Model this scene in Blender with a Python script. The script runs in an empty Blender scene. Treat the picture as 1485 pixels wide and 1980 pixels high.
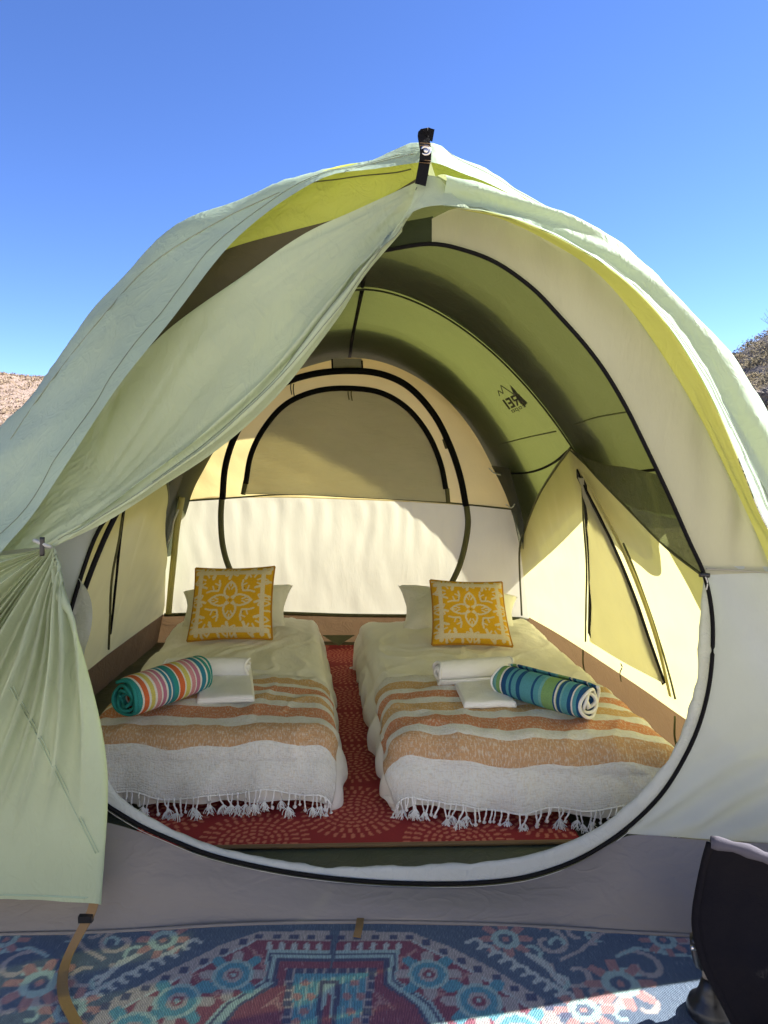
import bpy, bmesh, math, random
import numpy as np
from mathutils import Vector, noise, Matrix

random.seed(7); np.random.seed(7)
S = bpy.context.scene
C = S.collection
R = math.radians

# ------------------------------------------------------------------ camera
F = 1373.0; CX, CY = 742.5, 990.0; H = 1.16; PITCH = R(4.37)
cam = bpy.data.cameras.new('camera'); camo = bpy.data.objects.new('camera', cam); C.objects.link(camo)
cam.sensor_fit = 'VERTICAL'; cam.sensor_height = 36.0; cam.lens = F / 1980 * 36
cam.clip_start = 0.05; cam.clip_end = 3000
camo.location = (0, 0, H); camo.rotation_euler = (R(90) - PITCH, 0, 0)
S.camera = camo

# ------------------------------------------------------------------ sky, sun, exposure
SUN = Vector((0.95, 0.35, 0.85)).normalized()
W = bpy.data.worlds.new('World'); S.world = W; W.use_nodes = True
nt = W.node_tree; bg = nt.nodes['Background']
sky = nt.nodes.new('ShaderNodeTexSky'); sky.sky_type = 'NISHITA'; sky.sun_disc = False
sky.sun_elevation = math.asin(SUN.z); sky.sun_rotation = math.atan2(SUN.x, SUN.y)
sky.altitude = 2200; sky.air_density = 0.8; sky.dust_density = 0.0; sky.ozone_density = 4.0
hs = nt.nodes.new('ShaderNodeHueSaturation'); hs.inputs['Saturation'].default_value = 1.12; hs.inputs['Hue'].default_value = .512
nt.links.new(sky.outputs[0], hs.inputs['Color']); nt.links.new(hs.outputs[0], bg.inputs[0]); bg.inputs[1].default_value = 0.05
sl = bpy.data.lights.new('sun', 'SUN'); sl.energy = 3.2; sl.angle = R(0.53); sl.color = (1.0, 0.95, 0.87)
so = bpy.data.objects.new('sun', sl); C.objects.link(so)
so.rotation_euler = (-SUN).to_track_quat('-Z', 'Y').to_euler(); so.location = (6, 3, 8)
S.view_settings.view_transform = 'Standard'; S.view_settings.look = 'None'
S.view_settings.gamma = 1; S.view_settings.exposure = 2.65; S.view_settings.use_curve_mapping = False
S.render.engine = 'CYCLES'
S.cycles.use_denoising = True
try: S.cycles.denoiser = 'OPENIMAGEDENOISE'
except Exception: pass
S.cycles.max_bounces = 10; S.cycles.diffuse_bounces = 6; S.cycles.transmission_bounces = 8
S.cycles.transparent_max_bounces = 16; S.cycles.sample_clamp_indirect = 6

# ------------------------------------------------------------------ geometry helpers
ST, CT = math.sin(PITCH), math.cos(PITCH)
def ray(px, py):
    a = (px - CX) / F; b = (CY - py) / F
    return Vector((a, CT + b * ST, -ST + b * CT))
def P(px, py, d):                    # point of the place at depth d (metres from the viewpoint, along Y)
    r = ray(px, py); return Vector((0, 0, H)) + r * (d / r.y)
def Pz(px, py, z):                   # point of the place at height z
    r = ray(px, py); return Vector((0, 0, H)) + r * ((z - H) / r.z)
def row_of(p): r = p - Vector((0, 0, H)); return CY - F * (r.y * ST + r.z * CT) / (r.y * CT - r.z * ST)
def PL(*pts): return [P(*p) for p in pts]

def cr(pts, n):                      # smooth resample by arc length
    pts = [Vector(p) for p in pts]
    if len(pts) == 2: return [pts[0].lerp(pts[1], i / (n - 1)) for i in range(n)]
    ext = [pts[0] * 2 - pts[1]] + pts + [pts[-1] * 2 - pts[-2]]
    fine = []
    for i in range(1, len(ext) - 2):
        p0, p1, p2, p3 = ext[i - 1:i + 3]
        t0 = 0; t1 = t0 + max((p1 - p0).length, 1e-5) ** .5; t2 = t1 + max((p2 - p1).length, 1e-5) ** .5; t3 = t2 + max((p3 - p2).length, 1e-5) ** .5
        for k in range(12):
            t = t1 + (t2 - t1) * k / 12
            A1 = p0 * ((t1 - t) / (t1 - t0)) + p1 * ((t - t0) / (t1 - t0))
            A2 = p1 * ((t2 - t) / (t2 - t1)) + p2 * ((t - t1) / (t2 - t1))
            A3 = p2 * ((t3 - t) / (t3 - t2)) + p3 * ((t - t2) / (t3 - t2))
            B1 = A1 * ((t2 - t) / (t2 - t0)) + A2 * ((t - t0) / (t2 - t0))
            B2 = A2 * ((t3 - t) / (t3 - t1)) + A3 * ((t - t1) / (t3 - t1))
            fine.append(B1 * ((t2 - t) / (t2 - t1)) + B2 * ((t - t1) / (t2 - t1)))
    fine.append(pts[-1])
    L = [0]
    for i in range(1, len(fine)): L.append(L[-1] + (fine[i] - fine[i - 1]).length)
    out = []; j = 0
    for i in range(n):
        s = L[-1] * i / (n - 1)
        while j < len(L) - 2 and L[j + 1] < s: j += 1
        seg = L[j + 1] - L[j]
        out.append(fine[j].lerp(fine[j + 1], (s - L[j]) / seg if seg > 1e-9 else 0))
    return out

def loft(rails, nu, nv):             # grid[v][u]
    rs = [cr(r, nu) if len(r) != nu else r for r in rails]
    cols = [cr([r[u] for r in rs], nv) for u in range(nu)]
    return [[cols[u][v] for u in range(nu)] for v in range(nv)]

def gnormals(g):
    nv, nu = len(g), len(g[0]); N = []
    for v in range(nv):
        row = []
        for u in range(nu):
            a = g[v][min(u + 1, nu - 1)] - g[v][max(u - 1, 0)]; b = g[min(v + 1, nv - 1)][u] - g[max(v - 1, 0)][u]
            n = a.cross(b); row.append(n.normalized() if n.length > 1e-12 else Vector((0, -1, 0)))
        N.append(row)
    return N

def displace(g, fn, edge=0.0):       # fn(p,u,v) -> metres along the normal
    N = gnormals(g); nv, nu = len(g), len(g[0]); out = []
    for v in range(nv):
        row = []
        for u in range(nu):
            uu, vv = u / (nu - 1), v / (nv - 1); k = 1.0
            if edge: k = min(1, min(uu, 1 - uu, vv, 1 - vv) / edge)
            row.append(g[v][u] + N[v][u] * (fn(g[v][u], uu, vv) * k))
        out.append(row)
    return out

def crumple(amp, sc, seed=0, stretch=(1, 1, 1)):
    def fn(p, u, v):
        q = Vector((p.x * stretch[0], p.y * stretch[1], p.z * stretch[2])) * sc + Vector((seed * 3.1, seed * 1.7, seed * .9))
        return amp * (noise.noise(q) + .5 * noise.noise(q * 2.3) + .3 * (abs(noise.noise(q * 1.4)) - .3))
    return fn

def link(name, me, mat, parent=None, loc=None):
    o = bpy.data.objects.new(name, me); C.objects.link(o)
    if mat is not None: me.materials.append(mat)
    if parent is not None:
        o.parent = parent
        if parent.parent is None: o.matrix_parent_inverse = parent.matrix_basis.inverted()
    if loc is not None: o.location = loc
    return o

def grid_obj(name, g, mat, parent=None, thick=0.0, closed_u=False):
    nv, nu = len(g), len(g[0])
    vs = [tuple(p) for row in g for p in row]
    fs = []; uv = []
    for v in range(nv - 1):
        for u in range(nu if closed_u else nu - 1):
            u2 = (u + 1) % nu
            fs.append((v * nu + u, v * nu + u2, (v + 1) * nu + u2, (v + 1) * nu + u))
            uv += [(u / (nu - 1), v / (nv - 1)), ((u + 1) / (nu - 1), v / (nv - 1)), ((u + 1) / (nu - 1), (v + 1) / (nv - 1)), (u / (nu - 1), (v + 1) / (nv - 1))]
    me = bpy.data.meshes.new(name); me.from_pydata(vs, [], fs)
    l = me.uv_layers.new(name='UVMap'); l.data.foreach_set('uv', np.array(uv, dtype=np.float32).ravel())
    me.polygons.foreach_set('use_smooth', [True] * len(fs)); me.update()
    o = link(name, me, mat, parent)
    if thick:
        m = o.modifiers.new('thickness', 'SOLIDIFY'); m.thickness = thick; m.offset = 0
    return o

def raw(name, vs, fs, mat, parent=None, smooth=False):
    me = bpy.data.meshes.new(name); me.from_pydata([tuple(v) for v in vs], [], fs)
    if smooth: me.polygons.foreach_set('use_smooth', [True] * len(fs))
    me.update(); return link(name, me, mat, parent)

def tube_data(path, rad, sides=8, flat=1.0, up=Vector((0, 0, 1)), cap=True):
    vs = []; fs = []; n = len(path)
    for i, p in enumerate(path):
        t = (path[min(i + 1, n - 1)] - path[max(i - 1, 0)])
        t = t.normalized() if t.length > 1e-9 else Vector((0, 0, 1))
        a = t.cross(up); a = a.normalized() if a.length > 1e-4 else t.orthogonal().normalized()
        b = a.cross(t).normalized()
        r = rad(i / (n - 1)) if callable(rad) else rad
        for k in range(sides):
            th = 2 * math.pi * k / sides
            vs.append(p + a * (math.cos(th) * r) + b * (math.sin(th) * r * flat))
    for i in range(n - 1):
        for k in range(sides):
            k2 = (k + 1) % sides
            fs.append((i * sides + k, i * sides + k2, (i + 1) * sides + k2, (i + 1) * sides + k))
    if cap:
        fs.append(tuple(range(sides))[::-1]); fs.append(tuple((n - 1) * sides + k for k in range(sides)))
    return vs, fs
def tube(name, path, rad, mat, parent=None, n=None, **k):
    pts = cr(path, n) if n else [Vector(p) for p in path]
    if len(pts) < 3: return None
    vs, fs = tube_data(pts, rad, **k); return raw(name, vs, fs, mat, parent, True)
def strap(name, path, width, mat, parent=None, n=24, across=Vector((1, 0, 0)), th=0.003, twist=None):
    pts = cr(path, n); g = [[], [], [], []]
    for i, p in enumerate(pts):
        t = (pts[min(i + 1, n - 1)] - pts[max(i - 1, 0)]).normalized()
        a = Vector(across) if twist is None else Matrix.Rotation(twist(i / (n - 1)), 3, t) @ Vector(across)
        a = (a - t * a.dot(t)).normalized(); b = a.cross(t).normalized()
        w = width(i / (n - 1)) if callable(width) else width
        for k, (sa, sb) in enumerate(((-1, -1), (1, -1), (1, 1), (-1, 1))): g[k].append(p + a * (sa * w / 2) + b * (sb * th / 2))
    vs = [q for i in range(n) for q in (g[0][i], g[1][i], g[2][i], g[3][i])]; fs = []
    for i in range(n - 1):
        for k in range(4): k2 = (k + 1) % 4; fs.append((i * 4 + k, i * 4 + k2, (i + 1) * 4 + k2, (i + 1) * 4 + k))
    fs += [(3, 2, 1, 0), tuple((n - 1) * 4 + k for k in range(4))]
    return raw(name, vs, fs, mat, parent, False)
def empty(name, loc=(0, 0, 0)):
    o = bpy.data.objects.new(name, None); C.objects.link(o); o.location = loc; o.empty_display_size = .1; return o
def tag(o, label=None, cat=None, group=None, kind=None):
    for k, v in (('label', label), ('category', cat), ('group', group), ('kind', kind)):
        if v: o[k] = v
    return o

# ------------------------------------------------------------------ materials
def mat(name):
    m = bpy.data.materials.new(name); m.use_nodes = True; t = m.node_tree
    return m, t, t.nodes['Principled BSDF'], t.nodes['Material Output']
def N(t, typ, **k):
    n = t.nodes.new(typ)
    for a, b in k.items(): setattr(n, a, b)
    return n
def mapping(t, scale, coord='Object', rot=(0, 0, 0)):
    tc = N(t, 'ShaderNodeTexCoord'); mp = N(t, 'ShaderNodeMapping'); mp.inputs['Scale'].default_value = scale; mp.inputs['Rotation'].default_value = rot
    t.links.new(tc.outputs[coord], mp.inputs[0]); return mp
def noise_n(t, vec, scale, detail=3, rough=.55, dist=0):
    n = N(t, 'ShaderNodeTexNoise'); n.inputs['Scale'].default_value = scale; n.inputs['Detail'].default_value = detail
    n.inputs['Roughness'].default_value = rough; n.inputs['Distortion'].default_value = dist
    t.links.new(vec.outputs[0], n.inputs['Vector']); return n
def mixc(t, fac, a, b, blend='MIX'):
    n = N(t, 'ShaderNodeMix', data_type='RGBA', blend_type=blend)
    for sock, val in ((n.inputs[0], fac), (n.inputs[6], a), (n.inputs[7], b)):
        if hasattr(val, 'links') or isinstance(val, bpy.types.NodeSocket): t.links.new(val, sock)
        else: sock.default_value = val if not isinstance(val, tuple) else (*val[:3], 1)
    return n.outputs[2]
def ramp(t, fac, stops, interp='LINEAR'):
    n = N(t, 'ShaderNodeValToRGB'); n.color_ramp.interpolation = interp; e = n.color_ramp.elements
    stops = sorted(stops, key=lambda q: q[0]); e.remove(e[1]); e[0].position = stops[0][0]
    cc = lambda c: (*c[:3], 1) if isinstance(c, tuple) else (c, c, c, 1)
    e[0].color = cc(stops[0][1])
    for p, c in stops[1:]: q = e.new(min(1, p)); q.color = cc(c)
    t.links.new(fac, n.inputs[0]); return n.outputs[0]

def fabric(name, col, tcol=None, t=0.0, see=0.0, scol=None, bump=.35, wr=9.0, stretch=(1, 1, 1), rough=.62, spec=.25, var=.08, ridge=.14):
    m, T, pb, out = mat(name)
    mp = mapping(T, stretch)
    n1 = noise_n(T, mp, wr, 4, .5, .3); n2 = noise_n(T, mp, wr * 5, 3, .6); n3 = noise_n(T, mapping(T, (1, 1, 1)), 2.2, 3)
    dark = tuple(c * (1 - 2 * var) for c in col); lite = tuple(min(1, c * (1 + var)) for c in col)
    cc = mixc(T, ramp(T, n3.outputs[0], [(.3, 0.0), (.7, 1.0)]), dark, lite)
    T.links.new(cc, pb.inputs['Base Color']); pb.inputs['Roughness'].default_value = rough
    pb.inputs['Specular IOR Level'].default_value = spec
    b = N(T, 'ShaderNodeBump'); b.inputs['Strength'].default_value = bump; b.inputs['Distance'].default_value = .16 / wr
    add = N(T, 'ShaderNodeMath', operation='MULTIPLY_ADD'); add.inputs[1].default_value = .18
    T.links.new(n2.outputs[0], add.inputs[0]); T.links.new(n1.outputs[0], add.inputs[2])
    n4 = noise_n(T, mp, wr * 1.7, 2, .5, 1.6); rd = N(T, 'ShaderNodeMath', operation='SUBTRACT'); rd.inputs[1].default_value = .5; T.links.new(n4.outputs[0], rd.inputs[0])
    ab = N(T, 'ShaderNodeMath', operation='ABSOLUTE'); T.links.new(rd.outputs[0], ab.inputs[0])
    rg = N(T, 'ShaderNodeMapRange'); rg.inputs['From Max'].default_value = .10; rg.inputs['To Min'].default_value = ridge; rg.inputs['To Max'].default_value = 0; T.links.new(ab.outputs[0], rg.inputs[0])
    ad2 = N(T, 'ShaderNodeMath', operation='ADD'); T.links.new(add.outputs[0], ad2.inputs[0]); T.links.new(rg.outputs[0], ad2.inputs[1]); T.links.new(ad2.outputs[0], b.inputs['Height'])
    T.links.new(b.outputs[0], pb.inputs['Normal'])
    sh = pb.outputs[0]
    if t:
        tr = N(T, 'ShaderNodeBsdfTranslucent'); tr.inputs[0].default_value = (*tcol, 1); T.links.new(b.outputs[0], tr.inputs['Normal'])
        mx = N(T, 'ShaderNodeMixShader'); mx.inputs[0].default_value = t
        T.links.new(sh, mx.inputs[1]); T.links.new(tr.outputs[0], mx.inputs[2]); sh = mx.outputs[0]
    if see:
        tp = N(T, 'ShaderNodeBsdfTransparent'); tp.inputs[0].default_value = (*(scol or tcol), 1)
        mx = N(T, 'ShaderNodeMixShader'); mx.inputs[0].default_value = see
        T.links.new(sh, mx.inputs[1]); T.links.new(tp.outputs[0], mx.inputs[2]); sh = mx.outputs[0]
    T.links.new(sh, out.inputs[0]); return m

M = {}
M['fly'] = fabric('fly_sage', (.41, .54, .435), (.54, .58, .27), .28, .10, (.66, .66, .14), bump=.30, wr=7, stretch=(1, 1.6, .8))
M['flap'] = fabric('door_sage', (.44, .53, .375), (.62, .66, .38), .30, .0, bump=.28, wr=8, stretch=(1.2, 1, .7))
M['lime'] = fabric('vent_lime', (.46, .51, .12), (.62, .66, .16), .38, .08, (.7, .72, .2), bump=.5, wr=11)
M['ventshade'] = fabric('vent_shade_brown', (.085, .075, .045), (.10, .09, .04), .2, bump=.3)  # hood shadow on the lime vent, painted as a darker fabric
M['hoodlining'] = fabric('hood_lining_lime', (.42, .41, .17), (.62, .59, .22), .45, .0, bump=.25, wr=5)
M['wall'] = fabric('wall_beige', (.42, .425, .335), (.62, .62, .42), .27, bump=.16, wr=5, stretch=(1.6, 1, .6), ridge=.03)
M['wallpale'] = fabric('wall_pale', (.42, .47, .50), (.60, .65, .66), .34, bump=.14, wr=4, stretch=(1.2, 1, .8), ridge=.02)
M['rim'] = fabric('rim_greyblue', (.52, .55, .53), (.6, .62, .58), .25, bump=.5, wr=14)
M['skirt'] = fabric('skirt_grey', (.190, .172, .158), bump=.35, wr=5, stretch=(.6, 1, 1.6), rough=.55, spec=.3, ridge=.08)
M['rear'] = fabric('rear_cream', (.60, .57, .40), (.82, .80, .60), .35, bump=.14, wr=9, stretch=(1.8, 1, .5), ridge=.05)
M['rearshade'] = fabric('rear_fly_shade', (.60, .50, .22), (.88, .74, .32), .48, bump=.15, wr=7, ridge=.03)  # shade of the fly put into the upper wall's yellow
M['window'] = fabric('window_greige', (.47, .47, .41), (.60, .59, .46), .40, bump=.4, wr=5, stretch=(.5, 1, 2))
M['side'] = fabric('side_yellow', (.56, .52, .23), (.86, .81, .40), .31, bump=.15, wr=7, stretch=(1, 1.8, .5), ridge=.05)
M['black'] = fabric('zip_black', (.006, .006, .007), bump=.4, wr=60, rough=.75, spec=.12, var=.05)
M['olive'] = fabric('olive_sleeve', (.12, .12, .06), (.1, .1, .04), .15, bump=.4, wr=20)
M['tub'] = fabric('tub_tan', (.19, .135, .09), (.4, .25, .12), .12, bump=.4, wr=8)
M['floor'] = fabric('floor_olive', (.085, .095, .06), bump=.3, wr=8, rough=.45)
M['mesh'] = fabric('dark_mesh', (.012, .018, .014), (.02, .02, .02), .1, .18, (.6, .7, .5), bump=.1)
M['liner'] = fabric('roof_liner_green', (.072, .076, .050), (.235, .245, .165), .42, .04, (.40, .42, .25), bump=.4, wr=10)
M['darkolive'] = fabric('side_mesh_olive', (.05, .055, .03), (.12, .13, .05), .3, .06, (.6, .7, .4), bump=.6, wr=14)
M['linerrear'] = fabric('roof_liner_rear', (.080, .086, .052), (.345, .36, .225), .44, .05, (.5, .52, .28), bump=.4, wr=10)
M['shade_strip'] = fabric('shade_strip_sage', (.40, .46, .36), (.2, .2, .1), .06, bump=.3, wr=7)  # for the added strips that darken the roof
M['side2'] = fabric('side_door_panel', (.58, .56, .42), (.84, .82, .60), .40, bump=.2, wr=6, stretch=(1, 1, .6))
M['seamlight'] = fabric('seam_sage', (.34, .44, .31), bump=.2)
M['seam'] = fabric('seam_dark', (.22, .26, .19), bump=.2)
M['seam_and_shadow'] = fabric('seam_shadow_olive', (.10, .11, .05), bump=.2)  # seams, and the shadow lines drawn on the roof
M['cord'] = fabric('cord_white', (.55, .55, .5), bump=.2)
M['tan'] = fabric('strap_tan', (.20, .125, .055), bump=.5, wr=120, var=.1)
M['print'] = fabric('print_black', (.018, .016, .01), bump=0.0)
M['blackfab'] = fabric('chair_fabric', (.007, .006, .008), bump=.5, wr=40, rough=.85, spec=.15)
M['greypile'] = fabric('chair_edge_grey', (.10, .095, .115), bump=.8, wr=120, rough=.95, spec=.1)
M['plastic'] = fabric('black_plastic', (.012, .012, .014), bump=.05, rough=.35, spec=.5)
M['tubepaint'] = fabric('tube_tan', (.19, .16, .125), bump=.05, rough=.4, spec=.5)
m_, T_, pb_, _ = mat('steel'); pb_.inputs['Metallic'].default_value = 1; pb_.inputs['Roughness'].default_value = .3; pb_.inputs['Base Color'].default_value = (.62, .61, .6, 1); M['steel'] = m_
M['sheet'] = fabric('sheet_cream', (.83, .82, .78), (.5, .5, .4), .08, bump=.28, wr=5, ridge=.07, stretch=(1.6, .8, 1), rough=.85, spec=.1, var=.03)
M['pillow'] = fabric('pillow_white', (.80, .79, .73), (.5, .5, .4), .08, bump=.5, wr=9, rough=.85, spec=.1, var=.03)
M['terry'] = fabric('terry_white', (.80, .80, .80), bump=1.0, wr=55, rough=.95, spec=.05, var=.06)
M['piping'] = fabric('piping_ochre', (.42, .20, .02), bump=.3, wr=60)
M['tassel'] = fabric('tassel_white', (.8, .8, .79), bump=.4, wr=90, rough=.95, spec=.05)

def attr_mat(name, weave=None, rough=.85, bump=.5, wr=120):
    m, T, pb, out = mat(name)
    a = N(T, 'ShaderNodeVertexColor', layer_name='dye'); col = a.outputs[0]
    mp = mapping(T, (1, 1, 1)); n1 = noise_n(T, mp, wr, 3)
    if weave:
        w = N(T, 'ShaderNodeTexWave', wave_type='BANDS', bands_direction='X'); w.inputs['Scale'].default_value = weave
        w.inputs['Distortion'].default_value = 2.5; w.inputs['Detail'].default_value = 2; w.inputs['Detail Scale'].default_value = 3
        T.links.new(mapping(T, (1, .45, 1), rot=(0, 0, R(-8))).outputs[0], w.inputs['Vector'])
        fl = noise_n(T, mapping(T, (260, 55, 1)), 1.0, 2)
        k = N(T, 'ShaderNodeMath', operation='MULTIPLY'); T.links.new(w.outputs[0], k.inputs[0]); T.links.new(fl.outputs[0], k.inputs[1])
        col = mixc(T, ramp(T, k.outputs[0], [(.1, .55), (.5, 0.0)]), col, (.025, .02, .05))
        col = mixc(T, ramp(T, fl.outputs[0], [(.62, 0.0), (.78, .35)]), col, (.45, .47, .5))
    else:
        col = mixc(T, ramp(T, n1.outputs[0], [(.35, 0.0), (.7, .18)]), col, (.05, .03, .02))
    T.links.new(col, pb.inputs['Base Color']); pb.inputs['Roughness'].default_value = rough; pb.inputs['Specular IOR Level'].default_value = .2
    b = N(T, 'ShaderNodeBump'); b.inputs['Strength'].default_value = bump; b.inputs['Distance'].default_value = .003
    T.links.new(n1.outputs[0] if not weave else w.outputs[0], b.inputs['Height']); T.links.new(b.outputs[0], pb.inputs['Normal'])
    return m
def dye(o, cols):                     # per-vertex woven colours
    a = o.data.color_attributes.new('dye', 'FLOAT_COLOR', 'POINT')
    c = np.ones((len(o.data.vertices), 4), dtype=np.float32); c[:, :3] = cols; a.data.foreach_set('color', c.ravel())

# small raster tools working on flat arrays X,Y
def d_seg(X, Y, a, b):
    ax, ay = a; bx, by = b; dx, dy = bx - ax, by - ay; L = dx * dx + dy * dy + 1e-12
    t = np.clip(((X - ax) * dx + (Y - ay) * dy) / L, 0, 1); return np.hypot(X - ax - t * dx, Y - ay - t * dy)
def stroke(cols, X, Y, pts, w, c):
    for a, b in zip(pts[:-1], pts[1:]):
        bb = (X > min(a[0], b[0]) - w) & (X < max(a[0], b[0]) + w) & (Y > min(a[1], b[1]) - w) & (Y < max(a[1], b[1]) + w)
        i = np.nonzero(bb)[0]
        if len(i): j = i[d_seg(X[i], Y[i], a, b) < w / 2]; cols[j] = c
def fillp(cols, X, Y, pts, c):
    ins = np.zeros(len(X), bool); n = len(pts)
    for i in range(n):
        (x0, y0), (x1, y1) = pts[i], pts[(i + 1) % n]
        k = ((y0 > Y) != (y1 > Y)); ins ^= k & (X < (x1 - x0) * (Y - y0) / ((y1 - y0) or 1e-12) + x0)
    cols[ins] = c
def disc(cols, X, Y, c0, r, c, ry=None):
    cols[((X - c0[0]) / r) ** 2 + ((Y - c0[1]) / (ry or r)) ** 2 < 1] = c


# ------------------------------------------------------------------ ground and hills
def ground_mat(name, c1, c2, c3, sc):
    m, T, pb, out = mat(name); mp = mapping(T, (1, 1, 1))
    a = noise_n(T, mp, sc, 6, .65); b = noise_n(T, mp, sc * 9, 4, .6)
    col = mixc(T, ramp(T, a.outputs[0], [(.35, 0.0), (.65, 1.0)]), c1, c2)
    col = mixc(T, ramp(T, b.outputs[0], [(.5, 0.0), (.62, 1.0)]), col, c3)
    T.links.new(col, pb.inputs['Base Color']); pb.inputs['Roughness'].default_value = .95; pb.inputs['Specular IOR Level'].default_value = .1
    bp = N(T, 'ShaderNodeBump'); bp.inputs['Strength'].default_value = .7; bp.inputs['Distance'].default_value = .15 / sc
    T.links.new(b.outputs[0], bp.inputs['Height']); T.links.new(bp.outputs[0], pb.inputs['Normal']); return m
g_mat = ground_mat('desert_soil', (.42, .34, .26), (.48, .39, .30), (.34, .27, .205), 1.2)
def terrain_h(x, y):
    h = -.03
    if y < -5:
        t = min(1, (-y - 5) / 24); t = t * t * (3 - 2 * t); h += 20 * t + noise.noise(Vector((x * .05, y * .05, 4))) * 1.2 * t  # added rise behind the viewpoint, reflects sun onto the tent front
    if y > 12:
        left = max(0, min(1, (y - 40) / 75)); left = left * left * (3 - 2 * left)
        hl = 14.5 * left * (1.0 - .0035 * (x + 60))
        rx = x - .50 * y
        r = max(0, min(1, (y - 14) / 26)) * max(0, min(1, (rx + 12) / 16)); r = r * r * (3 - 2 * r)
        hr = 8.6 * r + 0.02 * max(0, rx) * r
        q = Vector((x * .05, y * .05, 0))
        h += max(hl, hr) + (noise.noise(q) * 1.0 + noise.noise(q * 4) * .25) * max(left, r)
        led = max(0, 1 - abs(r - .78) / .16)
        h += led * .35 * noise.noise(Vector((x * .4, y * .4, 3)))
    return h
xs = [-700, -400, -250] + list(np.linspace(-160, 120, 150)) + [200, 400, 700]
ys = [-300, -120] + list(np.linspace(-60, -4, 24)) + [0, 6, 12] + list(np.linspace(14, 135, 110)) + [180, 300, 600, 1200]
gg = [[Vector((x, y, terrain_h(x, y))) for x in xs] for y in ys]
ground = tag(grid_obj('ground', gg, g_mat), kind='structure')
hill_l = ground_mat('hill_soil', (.31, .235, .19), (.37, .28, .225), (.20, .155, .12), .5)
ground.data.materials.append(hill_l)
rock_m = ground_mat('hill_rock', (.17, .145, .125), (.22, .19, .16), (.06, .055, .055), .8)
ground.data.materials.append(rock_m)
ground.data.materials.append(ground_mat('bounce_slope', (.47, .46, .43), (.53, .52, .48), (.36, .36, .32), .5))  # unseen slope, added to bounce sunlight into the tent
for p in ground.data.polygons:
    c = p.center
    if c.y < -6: p.material_index = 3
    elif c.y > 30 and c.x < c.y * .25: p.material_index = 1
    elif c.y > 12: p.material_index = 2

def leaf_clump(vs, fs, c, r, n, size, flat=.75, rng=random):
    for _ in range(n):
        d = Vector((rng.gauss(0, 1), rng.gauss(0, 1), rng.gauss(0, 1))).normalized() * r * (rng.random() ** .45)
        d.z = abs(d.z) * flat; p = c + d
        a = Vector((rng.gauss(0, 1), rng.gauss(0, 1), rng.gauss(0, 1))).normalized() * size * rng.uniform(.5, 1.2)
        b = a.orthogonal().normalized() * size * rng.uniform(.2, .5)
        i = len(vs); vs += [p - a * .5, p + b * .5, p + a * .5, p - b * .5]; fs.append((i, i + 1, i + 2, i + 3))
def leafm(name, c1, c2):
    m, T, pb, out = mat(name); a = noise_n(T, mapping(T, (1, 1, 1)), 1.1, 3)
    T.links.new(mixc(T, ramp(T, a.outputs[0], [(.35, 0.0), (.65, 1.0)]), c1, c2), pb.inputs['Base Color']); pb.inputs['Roughness'].default_value = .9
    pb.inputs['Specular IOR Level'].default_value = .1; return m
lm_sage = leafm('leaf_dry_sage', (.16, .135, .075), (.27, .22, .13))
lm_tan = leafm('leaf_dry_tan', (.20, .15, .10), (.33, .25, .17))
rng = random.Random(3)
vs, fs = [], []
for _ in range(5200):                      # low scrub on the far hill, left
    y = rng.uniform(42, 122); x = rng.uniform(-1.0, -.36) * y
    leaf_clump(vs, fs, Vector((x, y, terrain_h(x, y) + .02)), rng.uniform(.25, .75), 12, .32, rng=rng)
tag(raw('hillside_scrub', vs, fs, lm_tan), 'low dry scrub scattered over the pinkish far hillside', 'scrub', kind='stuff')
vs, fs = [], []
for _ in range(2400):                      # dense brush on the near hill, right
    y = rng.uniform(17, 46); x = rng.uniform(.38, .82) * y
    if rng.random() < .25 and 24 < y < 30: continue
    leaf_clump(vs, fs, Vector((x, y, terrain_h(x, y) + .02)), rng.uniform(.2, .55), 34, .16, rng=rng)
tag(raw('hillside_brush', vs, fs, lm_sage), 'dry olive brush covering the rocky near hillside', 'brush', kind='stuff')
for k in range(9):                         # rocks of the dark ledge
    y = 27 + .25 * rng.random(); x = (.475 + .02 * k) * y; z = terrain_h(x, y)
    bm = bmesh.new(); bmesh.ops.create_icosphere(bm, subdivisions=3, radius=1)
    for v in bm.verts:
        n_ = noise.noise(v.co * 1.6 + Vector((k * 7.0, 0, 0))); n2_ = noise.noise(v.co * 5 + Vector((k, 3, 0)))
        v.co *= 1 + .35 * n_ + .12 * n2_; v.co.x *= .55; v.co.y *= .5; v.co.z *= .42 + .1 * (k % 3)
    me = bpy.data.meshes.new('ledge_rock'); bm.to_mesh(me); bm.free()
    o = link('ledge_rock', me, rock_m, None, (x, y, z + .1)); o.rotation_euler = (0, 0, k * 1.3)
    tag(o, 'dark weathered rock in the ledge across the brushy hillside', 'rock', 'rocks of the hillside ledge')
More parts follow.
